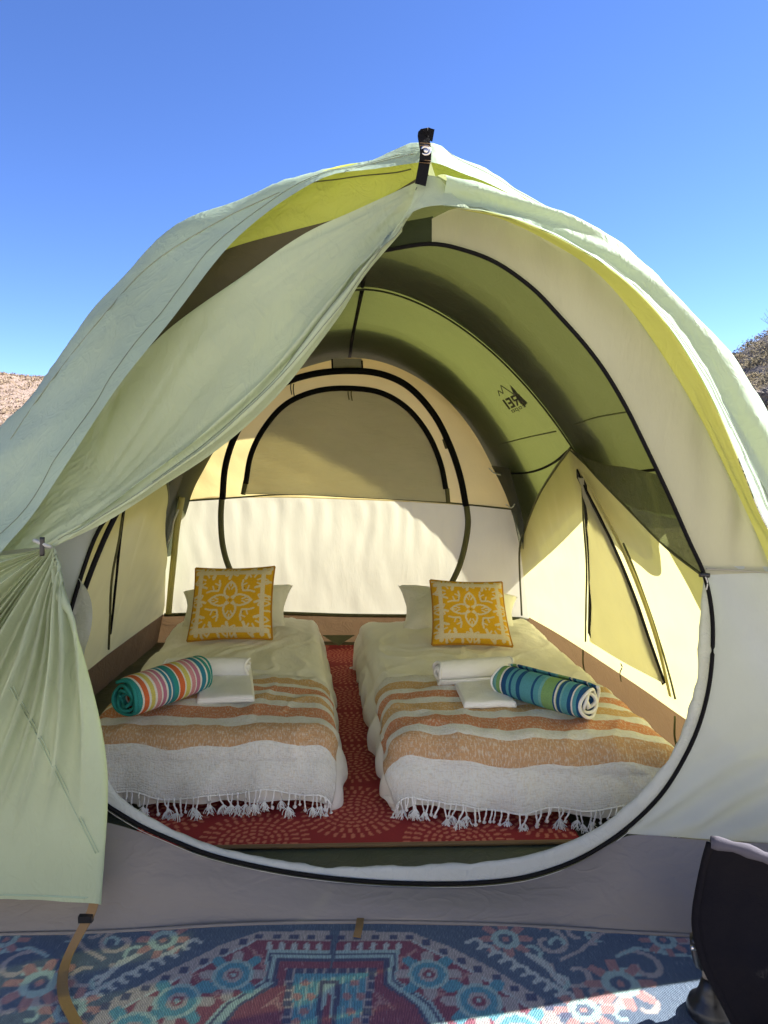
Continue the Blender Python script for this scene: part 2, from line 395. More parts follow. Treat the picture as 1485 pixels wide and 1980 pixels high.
# bare shrub on the crest
def bare_tree(base, h, seed):
    rg = random.Random(seed); t = empty('bare_tree', base)
    bv, bf = [], []
    def grow(p, d, L, r, lv, acc):
        pts = [p]; q = p.copy()
        for i in range(4):
            d = (d + Vector((rg.gauss(0, .18), rg.gauss(0, .18), rg.gauss(.05, .1)))).normalized(); q = q + d * L / 4; pts.append(q.copy())
        a, b = tube_data(pts, lambda s: r * (1 - .5 * s), sides=5); o = len(acc[0]); acc[0].extend(a); acc[1].extend([tuple(i + o for i in f) for f in b])
        if lv:
            for _ in range(3 if lv > 1 else 4):
                e = rg.choice(pts[2:]); nd = (d + Vector((rg.gauss(0, .6), rg.gauss(0, .4), rg.uniform(-.1, .5)))).normalized(); grow(e, nd, L * rg.uniform(.5, .75), r * .55, lv - 1, bb)
    tt = ([], []); bb = ([], [])
    for k in range(3): grow(Vector(base) + Vector((k * .05, 0, -.1)), Vector((rg.gauss(0, .35), 0, 1)).normalized(), h * .5, .035, 3, tt)
    bk = leafm('bark_grey', (.12, .10, .085), (.18, .15, .12))
    raw('trunk', tt[0], tt[1], bk, t); raw('branches', bb[0], bb[1], bk, t); return t
bx, by = .535 * 41, 41.0
tag(bare_tree((bx, by, terrain_h(bx, by)), 1.7, 4), 'leafless grey shrub on the crest of the brushy hill', 'tree')

# ------------------------------------------------------------------ tent
tent = tag(empty('dome_tent', (-.05, 1.7, 0)), 'large sage green camping tent with its round door tied open', 'tent')
def half_arch(cx, hw, top, p, zl, zr, d, n=14):
    def xz(z): return hw * (1 - (max(z, 0) / top) ** p) ** (1 / p)
    def side(sgn, zc):
        a0 = math.atan2(max(zc, 0) / top, 1.0) if False else None
        out = []
        smax = math.asin(min(1, zc / top) ** (p / 2)) if zc > 0 else 0
        for i in range(n):
            a = smax + (math.pi / 2 - smax) * i / (n - 1)
            out.append(Vector((cx + sgn * hw * max(0.0, math.cos(a)) ** (2 / p), d, top * math.sin(a) ** (2 / p))))
        return out
    return side(-1, zl), side(1, zr)[::-1]
def fulL(l, r, nu): return cr(l, nu) + cr(r, nu)[1:]
NU = 70
R0 = fulL(PL((-330,1500,1.60),(-160,1290,1.58),(0,1070,1.60),(60,1000,1.605),(140,880,1.62),(230,745,1.65),(330,620,1.68),(430,490,1.71),(480,440,1.72),(560,380,1.71),(640,338,1.70),(720,327,1.685),(823,312,1.66)),
          PL((823,312,1.66),(850,317,1.67),(897,336,1.70),(940,352,1.73),(1026,398,1.79),(1102,452,1.85),(1200,545,1.92),(1300,665,1.97),(1390,800,2.0),(1440,900,2.0)), NU)
R1 = fulL(PL((-330,1380,1.95),(-150,1050,1.97),(0,833,1.97),(60,768,1.97),(100,708,1.97),(200,570,1.96),(290,480,1.94),(380,426,1.92),(430,402,1.90),(540,361,1.86),(600,346,1.84),(700,315,1.80),(785,291,1.74),(823,283,1.71)),
          PL((823,283,1.71),(850,286,1.72),(872,300,1.76),(960,344,1.88),(1040,393,1.98),(1110,441,2.05),(1200,530,2.12),(1300,630,2.16),(1390,770,2.18),(1430,880,2.18)), NU)
R1b = fulL(*half_arch(0.0, 1.36, 1.985, 1.75, .85, .95, 2.45), NU)
R2 = fulL(*half_arch(-.08, 1.28, 1.865, 1.7, .95, .98, 3.0), NU)
R2b = fulL(*half_arch(-.14, 1.32, 1.94, 1.8, .8, .85, 3.55), NU)
R3 = fulL(*half_arch(-.215, 1.17, 1.755, 1.9, .3, .45, 4.42), NU)
wrf = crumple(.012, 2.2, 1, (1, .6, 1))
def ridged(q): return max(0.0, .22 - abs(noise.noise(q))) / .22
def pleat(p, u, v): return wrf(p, u, v) + (.010 * ridged(Vector((u * 17 + v * 9, v * 2.2, 3))) * min(1, v * 12) if u < .5 else .006 * ridged(Vector((u * 9, v * 9, 7)))) + .004 * math.sin(u * 90 + 6 * v) * (1 if u < .5 else .4)
fg1 = displace(loft([R0, R1, R1b, R2], 2 * NU - 1, 56), pleat, .05)
fg2 = displace(loft([R2, R2b, R3], 2 * NU - 1, 40), crumple(.010, 2.6, 4), .05)
fly_front = grid_obj('front_canopy', fg1, M['fly'], tent)
fly_rear = grid_obj('rear_canopy', fg2, M['fly'], tent)
from mathutils.bvhtree import BVHTree
def bvh(g):
    nu = len(g[0]); vs = [p for r in g for p in r]; fs = [(v*nu+u, v*nu+u+1, (v+1)*nu+u+1, (v+1)*nu+u) for v in range(len(g)-1) for u in range(nu-1)]
    return BVHTree.FromPolygons(vs, fs)
bt1, bt2 = bvh(fg1), bvh(fg2)
def hit(bt, px, py, off=.004, far=False):
    o = Vector((0, 0, H)); d = ray(px, py).normalized(); last = None; s = o.copy()
    for _ in range(6):
        h = bt.ray_cast(s, d)
        if h[0] is None: break
        last = h[0]
        if not far: break
        s = h[0] + d * .003
    return last - d * off if last is not None else None
def on(bt, pts, far=False, off=.004, n=30):
    q = cr([Vector((x, y, 0)) for x, y in pts], n); out = [hit(bt, p.x, p.y, off, far) for p in q]; return [p for p in out if p is not None]

def RL0(*pts): return [P(x, y, 4.18 + .12 * (y - 690) / 500 - .005) for x, y in pts]
# seams on the outside of the canopy, left
for pts in (((540,372),(430,424),(290,513),(200,610),(110,722),(60,790),(20,850)), ((610,350),(700,322),(800,297))):
    q = on(bt1, pts, off=.0015)
    if len(q) > 3: tube('seam', q, .0016, M['seam'], fly_front, sides=5)
def shade_strip(name, g, Nn, lo, hi, out):
    rows = [[p + (n if n.dot(Vector((p.x, 0, p.z - .6))) > 0 else -n) * out for p, n in zip(r, nr)] for r, nr in zip(g, Nn) if lo <= r[NU].y <= hi]
    return grid_obj(name, [r[8:-1] for r in rows], M['shade_strip'], tent)
shade_strip('roof_shade_strip', fg1, gnormals(fg1), 2.68, 3.01, .012); shade_strip('roof_shade_strip', fg2, gnormals(fg2), 3.86, 4.42, .012)  # opaque strips added outside to shade bands of the roof liner
# tent body roof hung under the front canopy, and mesh at the sides
n1 = gnormals(fg1)
lin = [[p - (n if n.z > 0 or abs(n.x) > .5 and n.x * (p.x + .05) > 0 else -n) * .05 * min(1, max(0, (3.0 - p.y) / .25)) for p, n in zip(r, nr)] for r, nr in zip(fg1, n1) if r[70].y > 1.84]
grid_obj('roof_liner', [r[20:-2] for r in lin], M['liner'], tent)
n2 = gnormals(fg2)
lin2 = [[p - (n if n.z > 0 or abs(n.x) > .5 and n.x * (p.x + .1) > 0 else -n) * .04 * min(1, max(0, (p.y - 3.0) / .2), max(0, (4.42 - p.y) / .1)) for p, n in zip(r, nr)] for r, nr in zip(fg2, n2)]
lg2 = [r[16:-2] for r in lin2]; roof_rear = grid_obj('roof_liner', lg2, M['linerrear'], tent)
bt2 = bvh(lg2); bt1 = bvh([r[20:-2] for r in lin])
mp1 = loft([PL((1098,868,2.95),(1160,895,2.62),(1220,905,2.25),(1300,925,1.87)), PL((1100,870,2.95),(1150,918,2.64),(1215,985,2.32),(1290,1060,2.05),(1364,1114,1.84))], 40, 20)
grid_obj('side_mesh', displace(mp1, crumple(.012, 8, 77), .04), M['darkolive'], tent)
mp2 = loft([RL0((950,900),(975,950),(992,1000),(1006,1062)), PL((985,905,3.9),(1000,960,3.9),(1012,1010,3.95),(1012,1062,4.1))], 30, 8)
grid_obj('side_mesh', mp2, M['mesh'], tent)
mp3 = loft([RL0((385,870),(358,925),(343,985),(330,1075)), PL((330,880,3.5),(325,960,3.5),(316,1010,3.8),(318,1078,4.0))], 30, 8)
grid_obj('side_mesh', mp3, M['mesh'], tent)

# ridge strap and hoop edge under the roof
q = on(bt1, ((712,505),(703,540),(700,560)), far=True)
if len(q) > 2: tube('ridge_strap', q, .008, M['black'], tent, sides=6)
q = on(bt2, ((700,562),(690,610),(682,650),(676,692)), far=True, off=.008)
if len(q) > 2: tube('ridge_strap', q, .009, M['black'], tent, sides=6)
hoop = [p + Vector((0, -.006, -.012)) for p in R2[6:-4]]
tube('hoop_pole', hoop, .004, M['liner'], tent, sides=6)
for bt, pts, r in ((bt2, ((950,908),(985,915),(1030,912),(1070,895),(1098,872)), .006), (bt2, ((965,860),(1010,848),(1075,834)), .0035),
                   (bt1, ((1122,885),(1160,905),(1210,913),(1272,908)), .006), (bt1, ((1110,822),(1150,808),(1215,796)), .003)):
    q = on(bt, pts, far=True, off=.006)
    if len(q) > 3: tube('strap_and_shadow', q, r, M['seam_and_shadow'] if r < .005 else M['black'], tent, sides=6)  # thin olive tubes are shadow lines put in as shape; black are straps
# logo printed inside the rear roof, reads mirrored from within
def quad(a, b, c, d): return [a, b, c, d]
# logo points in a slanted frame: origin at the top left corner of the block, e1 along the lettering, e2 down
LO = (971, 774); e1 = (20.5/17*1.0, -9.5/17*1.0); e2 = (14/20*1.0, 19/20*1.0)
def lg(x, y): return (LO[0] + e1[0]*x + e2[0]*y, LO[1] + e1[1]*x + e2[1]*y)
polys = []
def bar(x0, y0, x1, y1): polys.append([lg(x0,y0), lg(x1,y0), lg(x1,y1), lg(x0,y1)])
bar(0,0,2.6,19)                                            # I
bar(8.5,0,11,19); [bar(4.2,y,8.6,y+3.6) for y in (0,7.7,15.4)]   # E reversed
bar(19.5,0,22,19); bar(12.6,0,19.6,3.4); bar(12.6,0,15,10); bar(12.6,7.5,19.6,10.6); polys.append([lg(15.6,10.4), lg(18.4,10.4), lg(15.2,19), lg(12.4,19)])  # R reversed
for x0 in (1.5, 7.0, 13.0, 18.3):                           # co-op
    w_ = 4.4
    if x0 != 18.3: bar(x0,21.5,x0+1.1,26.5)
    bar(x0+w_-1.1,21.5,x0+w_,26.5); bar(x0+1.1,21.5,x0+w_-1.1,22.6); bar(x0+1.1,25.4,x0+w_-1.1,26.5)
bar(6.0+1.0+3.3,26.5,6.0+1.0+4.4,29)
def zl(pts, w):
    for (a, b) in zip(pts[:-1], pts[1:]):
        dx, dy = b[0]-a[0], b[1]-a[1]; L = math.hypot(dx, dy); nx, ny = -dy/L*w/2, dx/L*w/2
        polys.append([(a[0]+nx,a[1]+ny),(b[0]+nx,b[1]+ny),(b[0]-nx,b[1]-ny),(a[0]-nx,a[1]-ny)])
zl([(966,766),(963,755),(973,761),(968,745),(990,760),(1000,768)], 1.7)
polys += [[(986,744),(996,754),(1004,765),(992,760)], [(990,757),(1004,762),(1009,770),(998,768)], [(996,765),(1008,767),(1020,779),(1014,787),(1004,778)]]
vs, fs = [], []
for pl in polys:
    q = [hit(bt2, x, y, .004, True) for x, y in pl]
    if all(p is not None for p in q): fs.append(tuple(range(len(vs), len(vs) + len(q)))); vs += q
raw('logo_print', vs, fs, M['print'], roof_rear)

# vents under the brow; the brown one is hood shade put into colour
lime_l = loft([PL((395,500,1.83),(460,440,1.82),(550,372,1.80),(640,325,1.77),(720,312,1.74),(815,300,1.70)),
               PL((398,505,1.84),(445,480,1.83),(560,447,1.81),(640,426,1.79),(700,407,1.77),(806,345,1.725))], 50, 30)
lime_l = displace(lime_l, crumple(.007, 16, 3), .04)
grid_obj('roof_vent', lime_l, M['lime'], tent)
ventshade = loft([PL((398,505,1.84),(445,480,1.83),(560,447,1.81),(640,426,1.79),(700,407,1.77),(806,345,1.725)),
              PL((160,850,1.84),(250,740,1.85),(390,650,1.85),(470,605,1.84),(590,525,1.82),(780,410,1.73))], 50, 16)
grid_obj('vent_shade', displace(ventshade, crumple(.006, 9, 5), .05), M['ventshade'], tent)
lime_r = loft([PL((830,305,1.72),(897,325,1.76),(960,352,1.80),(1040,398,1.84),(1115,448,1.88)),
               PL((845,350,1.72),(870,378,1.75),(960,402,1.78),(1060,436,1.82),(1118,456,1.86))], 40, 14)
grid_obj('roof_vent', displace(lime_r, crumple(.006, 16, 8), .05), M['lime'], tent)
tube('seam', on(bvh(lime_l), ((605,352),(650,347),(700,340),(770,333),(795,327)), off=.001), .0016, M['seam_and_shadow'], tent, sides=5)

# gable and hood
ga = [((808,350),(795,392),(748,468)), ((815,344),(802,390),(775,428)), ((825,340),(818,375),(808,405)), ((838,340),(843,372),(850,397)), ((852,346),(878,378),(908,402))]
gab = loft([PL((a[0],a[1],1.675),(b[0],b[1],1.655),(c[0],c[1],1.635)) for a, b, c in ga], 24, 36)
gab = displace(gab, crumple(.005, 6, 2), .08)
gable = grid_obj('gable_panel', gab, M['flap'], tent)
bg_ = bvh(gab)
tube('seam', on(bg_, ((806,362),(790,400),(765,440)), off=.001), .0013, M['seam'], gable, sides=5)
tube('seam', on(bg_, ((770,452),(795,424),(830,409),(890,406)), off=.001), .0012, M['seam'], gable, sides=5)
hemp = [(858,398,1.634),(960,412,1.63),(1060,448,1.64),(1180,518,1.65),(1260,590,1.66),(1320,668,1.67),(1380,775,1.68),(1430,890,1.69),(1485,1020,1.70),(1600,1180,1.70),(1740,1360,1.70),(1880,1480,1.70)]
silp = [(836,346,1.69),(960,389,1.74),(1060,425,1.77),(1115,446,1.79),(1200,500,1.82),(1300,590,1.85),(1400,685,1.86),(1485,812,1.87),(1590,940,1.87),(1740,1090,1.87),(1920,1260,1.87),(2080,1400,1.87)]
bakp = [(845,372,1.75),(960,408,1.80),(1060,448,1.84),(1115,475,1.87),(1190,535,1.95),(1280,625,2.05),(1370,730,2.10),(1445,850,2.15),(1520,980,2.2),(1620,1100,2.2),(1760,1260,2.2),(1900,1400,2.2)]
he, si, ba = cr(PL(*hemp), 90), cr(PL(*silp), 90), cr(PL(*bakp), 90)
lip = [h.lerp(s, .22) + Vector((.004, .012, 0)) for h, s in zip(he, si)]
mid = [h.lerp(s, .62) + (s - h).cross(Vector((0, 0, 1))).normalized() * 0 + Vector((.02, -.02, .022)) for h, s in zip(he, si)]
hg = loft([he, lip, mid, si, ba], 90, 44)
cz = crumple(.0035, 13, 6)
def hoodf(p, u, v): return cz(p, u, v) + .004 * math.sin(v * 34 + 5 * noise.noise(p * 2.2)) * (1 - abs(v - .4))
hg_d = displace(hg, hoodf, .03)
hood = grid_obj('door_hood', hg_d, M['fly'], tent)
linp = [(885,404,1.72),(960,420,1.735),(1060,466,1.745),(1150,524,1.75),(1220,600,1.755),(1290,700,1.755),(1350,800,1.755),(1410,920,1.755),(1485,1085,1.755),(1560,1300,1.755),(1600,1450,1.755)]
grid_obj('hood_lining', displace(loft([[p + Vector((0, .004, -.002)) for p in he], cr(PL(*linp), 90)], 90, 14), crumple(.006, 7, 9), .05), M['hoodlining'], tent)

# front wall with the round door
zipp = [(735,487),(835,473),(900,486),(960,510),(1030,560),(1080,612),(1130,668),(1170,722),(1210,790),(1240,850),(1290,955),(1330,1045),(1360,1112),(1374,1180),(1376,1250),(1368,1330),(1348,1405),(1318,1470),(1280,1530),(1235,1578),(1180,1622),(1110,1662),(1020,1692),(940,1703),(850,1706),(720,1702),(600,1690),(500,1673),(400,1648),(330,1620),(280,1598),(240,1575),(200,1548),(160,1500),(130,1430),(118,1350),(120,1270),(135,1195),(160,1110),(190,1030),(230,970),(280,905)]
WD = 1.765
zw = [P(x, y, WD) for x, y in zipp]
up = loft([cr([P(x, y, WD) for x, y in zipp[1:13]], 60), cr(PL((835,423,1.765),(885,402,1.765),(960,418,1.765),(1060,462,1.765),(1150,520,1.765),(1220,596,1.765),(1290,694,1.765),(1350,792,1.77),(1410,910,1.77),(1460,1020,1.77),(1500,1106,1.77)), 60)], 60, 30)
def vfold(p, u, v): return .012 * math.sin(p.x * 70 + 3 * noise.noise(p * 4)) * v * max(0, noise.noise(Vector((p.x * 3, 0, p.z * 2 + 5))) + .3)
cw = crumple(.006, 5, 11)
wall_u = grid_obj('front_wall', displace(up, lambda p, u, v: cw(p, u, v) + vfold(p, u, v), .05), M['wall'], tent)
lowr = [[P(1352, 1094, WD + .003), P(1520, 1096, WD + .006), P(1720, 1102, WD + .003)]] + [[P(x, y, WD), P((x + 1720) / 2, y + (8 if y > 1500 else 6), WD + .012), P(1720, y + (22 if y > 1500 else 10), WD)] for x, y in zipp[13:20]] + [[P(1211,1612,1.76), P(1450,1628,1.765), P(1720,1642,1.765)]]
cw2 = crumple(.010, 3.2, 12)
def diag(p, u, v): return cw2(p, u, v) + .014 * math.sin((p.z * 1.0 - p.x * .55) * 62 + 2 * noise.noise(p * 3)) * max(0, (v - .55) / .45)
wall_l = grid_obj('front_wall', displace(loft(lowr, 60, 60), diag, .06), M['wallpale'], tent)
tube('seam', PL((1366,1100,1.757),(1430,1103,1.757),(1500,1108,1.758),(1600,1113,1.758)), .0022, M['window'], tent, n=20, sides=5)
mpn = loft([PL((690,540,1.768),(735,487,1.768),(835,473,1.768)), PL((690,500,1.768),(750,440,1.768),(837,418,1.768))], 24, 10)
grid_obj('mesh_panel', mpn, M['mesh'], tent)
lw = loft([[P(x, y, WD) for x, y in zipp[32:]], [P(x, y, WD - .02) for x, y in ((-260,1600),(-260,1350),(-240,1200),(-60,1090),(170,960))]], 50, 30)
grid_obj('front_wall', displace(lw, crumple(.010, 4, 13), .06), M['wallpale'], tent)
tube('door_zip', [p + Vector((0, -.006, 0)) for p in zw], .0052, M['black'], tent, n=220, sides=6)
for k, (x, y) in enumerate(((1362,1112),)):
    c = P(x, y, WD - .014); tube('zip_slider', [c + Vector((-.012, 0, .001)), c, c + Vector((.012, 0, -.001))], .006, M['plastic'], tent, n=6, sides=8)
    tube('zip_pull', [c + Vector((0, -.006, -.003)), c + Vector((.004, -.010, -.018)), c + Vector((.002 + .006 * k, -.008, -.036))], .0018, M['cord'], tent, n=8, sides=5)
tube('zip_stitching', [P(755 + (x - 755) * 1.016, 1090 + (y - 1090) * 1.016, WD - .008) for x, y in zipp[19:33]], .0008, M['cord'], tent, n=120, sides=4)
inn = [(1361,1113),(1357,1170),(1353,1250),(1346,1325),(1328,1395),(1298,1458),(1258,1513),(1215,1557),(1163,1596),(1098,1631),(1012,1657),(935,1667),(850,1672),(720,1677),(600,1674),(505,1658),(425,1640),(365,1620),(310,1592),(262,1565),(225,1535),(190,1480)]
rimg = loft([cr([P(x, y, WD) for x, y in zipp[12:34]], 150), cr([P(x, y, WD + .012) for x, y in inn], 150), cr([P(x, y + 4, WD + .045) for x, y in inn], 150)], 150, 12)
grid_obj('door_rim', displace(rimg, crumple(.006, 13, 14), .04), M['rim'], tent)
rl = loft([PL((152,1118,1.75),(168,1140,1.75),(178,1172,1.75),(176,1215,1.75),(163,1262,1.75),(150,1330,1.75)), PL((148,1122,1.768),(142,1160,1.768),(136,1195,1.768),(130,1230,1.768),(125,1270,1.768),(122,1340,1.768))], 30, 10)
grid_obj('door_rim', displace(rl, crumple(.004, 13, 15), .05), M['rim'], tent)
tube('door_zip', PL((232,980,1.80),(205,1035,1.80),(180,1095,1.80),(160,1150,1.80),(148,1190,1.80)), .007, M['black'], tent, n=30, sides=6)
skt = [(-250,1560),(100,1575),(205,1590),(280,1612),(400,1660),(500,1684),(600,1700),(720,1712),(850,1716),(940,1713),(1020,1702),(1110,1672),(1180,1632),(1214,1616),(1370,1625),(1700,1640)]
skb = [(-250,1815),(0,1805),(200,1800),(450,1786),(695,1781),(1000,1788),(1200,1800),(1350,1808),(1700,1825)]
st_, sb_ = cr([P(x, y, 1.758) for x, y in skt], 120), cr([Pz(x, y, .012) for x, y in skb], 120)
sm_ = [a.lerp(b, .5) + Vector((0, -.012, 0)) for a, b in zip(st_, sb_)]
skirt = grid_obj('skirt', displace(loft([st_, sm_, sb_], 120, 24), crumple(.009, 4, 16, (.6, 1, 1.5)), .05), M['skirt'], tent)
tube('hem_welt', [p + Vector((0, -.004, 0)) for p in sb_], .005, M['skirt'], skirt, sides=6)

def hemline(g, row, a, b, off=.0015, r=.0009, m='seam', par=None):
    Nn = gnormals(g); q = []
    for i in range(a, b):
        n = Nn[row][i]; c = Vector((0, 0, H)) - g[row][i]; n = n if n.dot(c) > 0 else -n; q.append(g[row][i] + n * off)
    return tube('stitching', q, r, M[m], par, sides=4)
hemline(fg1, 2, 2, 68, par=fly_front); hemline(fg1, 3, 72, 110, par=fly_front); hemline(hg_d, 3, 2, 70, par=hood); hemline(hg_d, 5, 2, 70, par=hood)
# tied-back door flap
fa = cr(PL((778,440,1.66),(700,532,1.645),(640,622,1.64),(560,732,1.64),(480,815,1.635),(400,880,1.63),(300,945,1.63),(200,1010,1.625),(106,1056,1.62)), 80)
fb = cr(PL((835,335,1.705),(690,402,1.72),(590,448,1.73),(470,530,1.75),(312,645,1.76),(212,757,1.76),(110,885,1.74),(20,1000,1.69),(-20,1068,1.66)), 80)
def fr(t, dy, dz=0): return [a.lerp(b, t) + Vector((0, dy * min(1, (1 - i / 79) * 4 + .15), dz)) for i, (a, b) in enumerate(zip(fa, fb))]
fl = loft([fr(.0, .03), fr(.02, -.012), fr(.07, -.020), fr(.11, .008), fr(.15, -.012), fr(.20, .012), fr(.45, .035), fr(.75, .02), fr(1, .01)], 80, 70)
cf = crumple(.009, 3.2, 17, (1, 1, 1.4))
tog0 = P(88, 1056, 1.62); pk0 = P(815, 345, 1.68)
def flf(p, u, v):
    d1, d2 = p - tog0, p - pk0; a1, a2 = math.atan2(d1.z, d1.x), math.atan2(d2.z, d2.x)
    return .009 * ridged(Vector((a1 * 9, d1.length * .8, 1))) * max(0, 1 - d1.length / 1.0) * min(1, d1.length * 8) + .006 * ridged(Vector((a2 * 9, d2.length, 5))) * max(0, 1 - d2.length / .8) * min(1, d2.length * 8) + flf0(p, u, v)
def flf0(p, u, v): return cf(p, u, v) + .008 * math.sin(v * 26 + 1.5 * noise.noise(p * 3)) * max(0, u - .55) * 2 * (1 - v) - .004 * math.sin(v * 60) * (1 if v < .25 else 0) * .5
fl_d = displace(fl, flf, .02)
flap_u = grid_obj('door_flap', fl_d, M['flap'], tent)
hemline(fl_d, 9, 1, 78, par=flap_u); hemline(fl_d, 14, 1, 60, par=flap_u)
tog = P(88, 1056, 1.60)
right = [(104,1060),(122,1150),(160,1270),(188,1380),(203,1500),(201,1620),(193,1748)]
ends = [(-225,1106),(-238,1180),(-248,1290),(-255,1450),(-260,1735),(-160,1737),(-60,1737),(30,1738),(110,1742)]
rails = []
for k, e in enumerate(ends):
    s0 = (80 + 2.2 * k, 1062); rails.append(PL((s0[0], s0[1], 1.615), (s0[0] * .72 + e[0] * .28, s0[1] * .72 + e[1] * .28, 1.60), (s0[0] * .4 + e[0] * .6, s0[1] * .4 + e[1] * .6, 1.598), (e[0], e[1], 1.60)))
rails.append([P(x, y, 1.615 - .015 * min(1, i / 2)) for i, (x, y) in enumerate(right)])
rails.append([P(x - 5, y + 2, 1.635) for i, (x, y) in enumerate(right)])
ff = loft(rails, 80, 150)
cf2 = crumple(.010, 3.6, 19, (1, 1, .6))
def fan(p, u, v):
    q = v * 104 + 2.2 * math.sin(v * 17) + .8 * math.sin(u * 3 + v * 9); a = (1 - 2 * abs(math.sin(q * .5)) ** .7) * .8 + math.sin(v * 41 + 1) * .5
    return cf2(p, u, v) * min(1, u * 3) + (.002 + .030 * math.sin(min(1, u * 1.25) * math.pi) ** .8 * (1 - .65 * u)) * a * min(1, (1 - v) * 9)
ff = displace(ff, fan, 0)
flap_l = grid_obj('door_flap', ff, M['flap'], tent)
tag(flap_l, 'hanging lower half of the door flap fanning out in pleats below the toggle')
tube('toggle', [tog + Vector((0, -.014, .022)), tog + Vector((-.001, -.016, -.020))], .0055, M['plastic'], tent, n=8, sides=8)
tube('toggle_loop', [tog + Vector((-.03, .01, .012)), tog + Vector((-.012, -.012, .012)), tog + Vector((.006, -.014, .004)), tog + Vector((.012, 0, -.002))], .0045, M['rim'], tent, n=14, sides=6)
bl = bvh(ff)
for pts in (((20,1330),(60,1400),(110,1500),(150,1580),(185,1650)), ((0,1731),(80,1733),(165,1737))):
    q = on(bl, pts, off=.001)
    if len(q) > 3: tube('seam', q, .0014, M['seamlight'], flap_l, sides=4); tube('seam', [p + Vector((.007, 0, .002)) for p in q], .0012, M['seamlight'], flap_l, sides=4)
# straps
sg = strap('tie_strap', PL((184,1738,1.605),(176,1765,1.595),(165,1785,1.585)) + [Pz(x, y, z) for x, y, z in ((150,1812,.05),(131,1850,.025),(121,1890,.022),(124,1930,.022),(140,1965,.022),(158,2000,.022))], .022, M['tan'], tent, n=40, twist=lambda s: .25 * math.sin(s * 5))
raw('strap_buckle', *(lambda c: ([c + Vector((x, y, z)) for x in (-.016, .016) for y in (-.006, .006) for z in (-.008, .008)], [(0,1,3,2),(4,6,7,5),(0,4,5,1),(2,3,7,6),(0,2,6,4),(1,5,7,3)]))(P(166,1776,1.588)), M['plastic'], sg)
strap('stake_loop', [Pz(697,1776,.03), Pz(694,1795,.035), Pz(690,1812,.03)], .018, M['tan'], tent, n=10)
tk = P(823, 292, 1.645)
s1 = strap('peak_strap', PL((838,262,1.66),(820,258,1.655),(821,278,1.648),(823,292,1.643),(822,312,1.642)), .026, M['black'], tent, n=26, across=Vector((1, .2, .1)))
strap('peak_strap', PL((822,308,1.648),(818,330,1.645),(813,357,1.642)), .025, M['black'], tent, n=12, across=Vector((1, .15, -.25)))
def disc_mesh(c, nrm, rings):
    a = nrm.orthogonal().normalized(); b = nrm.cross(a); vs, fs = [], []; n = 24
    for r, h in rings:
        for k in range(n): th = 2*math.pi*k/n; vs.append(c + a*(r*math.cos(th)) + b*(r*math.sin(th)) + nrm*h)
    for i in range(len(rings) - 1):
        for k in range(n): k2 = (k+1) % n; fs.append((i*n+k, i*n+k2, (i+1)*n+k2, (i+1)*n+k))
    fs.append(tuple((len(rings)-1)*n + k for k in range(n))); return vs, fs
vs, fs = disc_mesh(tk + Vector((0, -.001, 0)), Vector((0, -1, .1)).normalized(), [(.0125, 0), (.0125, .002), (.011, .004), (.0075, .003), (.0065, .001), (.005, .003), (.003, .0035)])
raw('grommet', vs, fs, M['steel'], s1, True)
for y in (276, 281, 309, 314): tube('stitching', PL((811,y,1.6405),(834,y+2,1.6405)), .0006, M['tan'], s1, n=4, sides=4)

# ---- interior
def RW(x, y, o=0): return P(x, y, 4.18 + .12 * (y - 690) / 500 - o)
def RL(pts, o=0): return [RW(x, y, o) for x, y in pts]
arch = [(338,990),(350,950),(372,900),(415,835),(465,783),(520,745),(585,712),(680,692),(762,708),(850,760),(915,835),(958,915),(985,975),(990,995)]
ru = loft([RL(arch), RL([(338,968),(500,962),(680,966),(850,974),(992,984)])], 90, 40)
cru = crumple(.010, 4, 21)
rear_u = grid_obj('rear_wall', displace(ru, lambda p, u, v: cru(p, u, v), .05), M['rearshade'], tent)
rl_ = loft([RL([(338,966),(500,960),(680,964),(850,972),(992,982)]), RL([(322,1060),(680,1065),(1006,1062)], -.02), RL([(312,1190),(680,1192),(1022,1196)])], 120, 50)
crl = crumple(.008, 5, 22, (1.5, 1, .5))
def vert(p, u, v): return crl(p, u, v) * .6 + .005 * math.sin(p.x * 62 + 4 * noise.noise(p * 2.5)) * max(0, .8 - v) * (.3 + abs(noise.noise(Vector((p.x * 4, 0, 0)))))
rear_l = grid_obj('rear_wall', displace(rl_, vert, .05), M['rear'], tent)
win = loft([RL([(470,955),(472,935),(484,880),(508,830),(553,780),(612,757),(680,753),(738,762),(787,792),(826,842),(852,900),(864,968)], .03), RL([(470,956),(560,956),(680,961),(780,966),(864,971)], .03)], 70, 30)
cwi = crumple(.008, 5, 23)
def wind(p, u, v): return cwi(p, u, v) + .010 * math.sin((p.z * .9 + p.x * .45) * 38 + 2 * noise.noise(p * 2)) * (1 - .5 * u)
grid_obj('window_cover', displace(win, wind, .06), M['window'], tent)
def band(name, pts, w, mt, o=.02): return strap(name, RL(pts, o), w, mt, tent, n=60, across=Vector((0, 0, 1)), th=.006) if False else tube(name, RL(pts, o), w / 2, mt, tent, n=80, sides=8, flat=1.0, up=Vector((0, 1, 0)))
band('window_zip', [(430,965),(436,900),(456,840),(492,785),(542,745),(602,724),(680,717),(740,724),(790,748),(838,800),(870,862),(890,922),(901,978)], .038, M['black'], .045)
band('window_zip', [(475,935),(485,880),(508,832),(552,782),(612,756),(680,751),(738,760),(788,790),(829,842),(853,900),(862,945)], .032, M['black'], .045)
for a in ([(470,956),(475,930)], [(864,945),(866,972)]): band('zip_end', a + [(a[0][0]*.5+a[1][0]*.5, a[0][1]*.5+a[1][1]*.5)][:0], .03, M['olive'], .022)
band('door_piping', [(429,962),(427,1000),(430,1050),(440,1090),(455,1120),(480,1150)], .036, M['olive'])
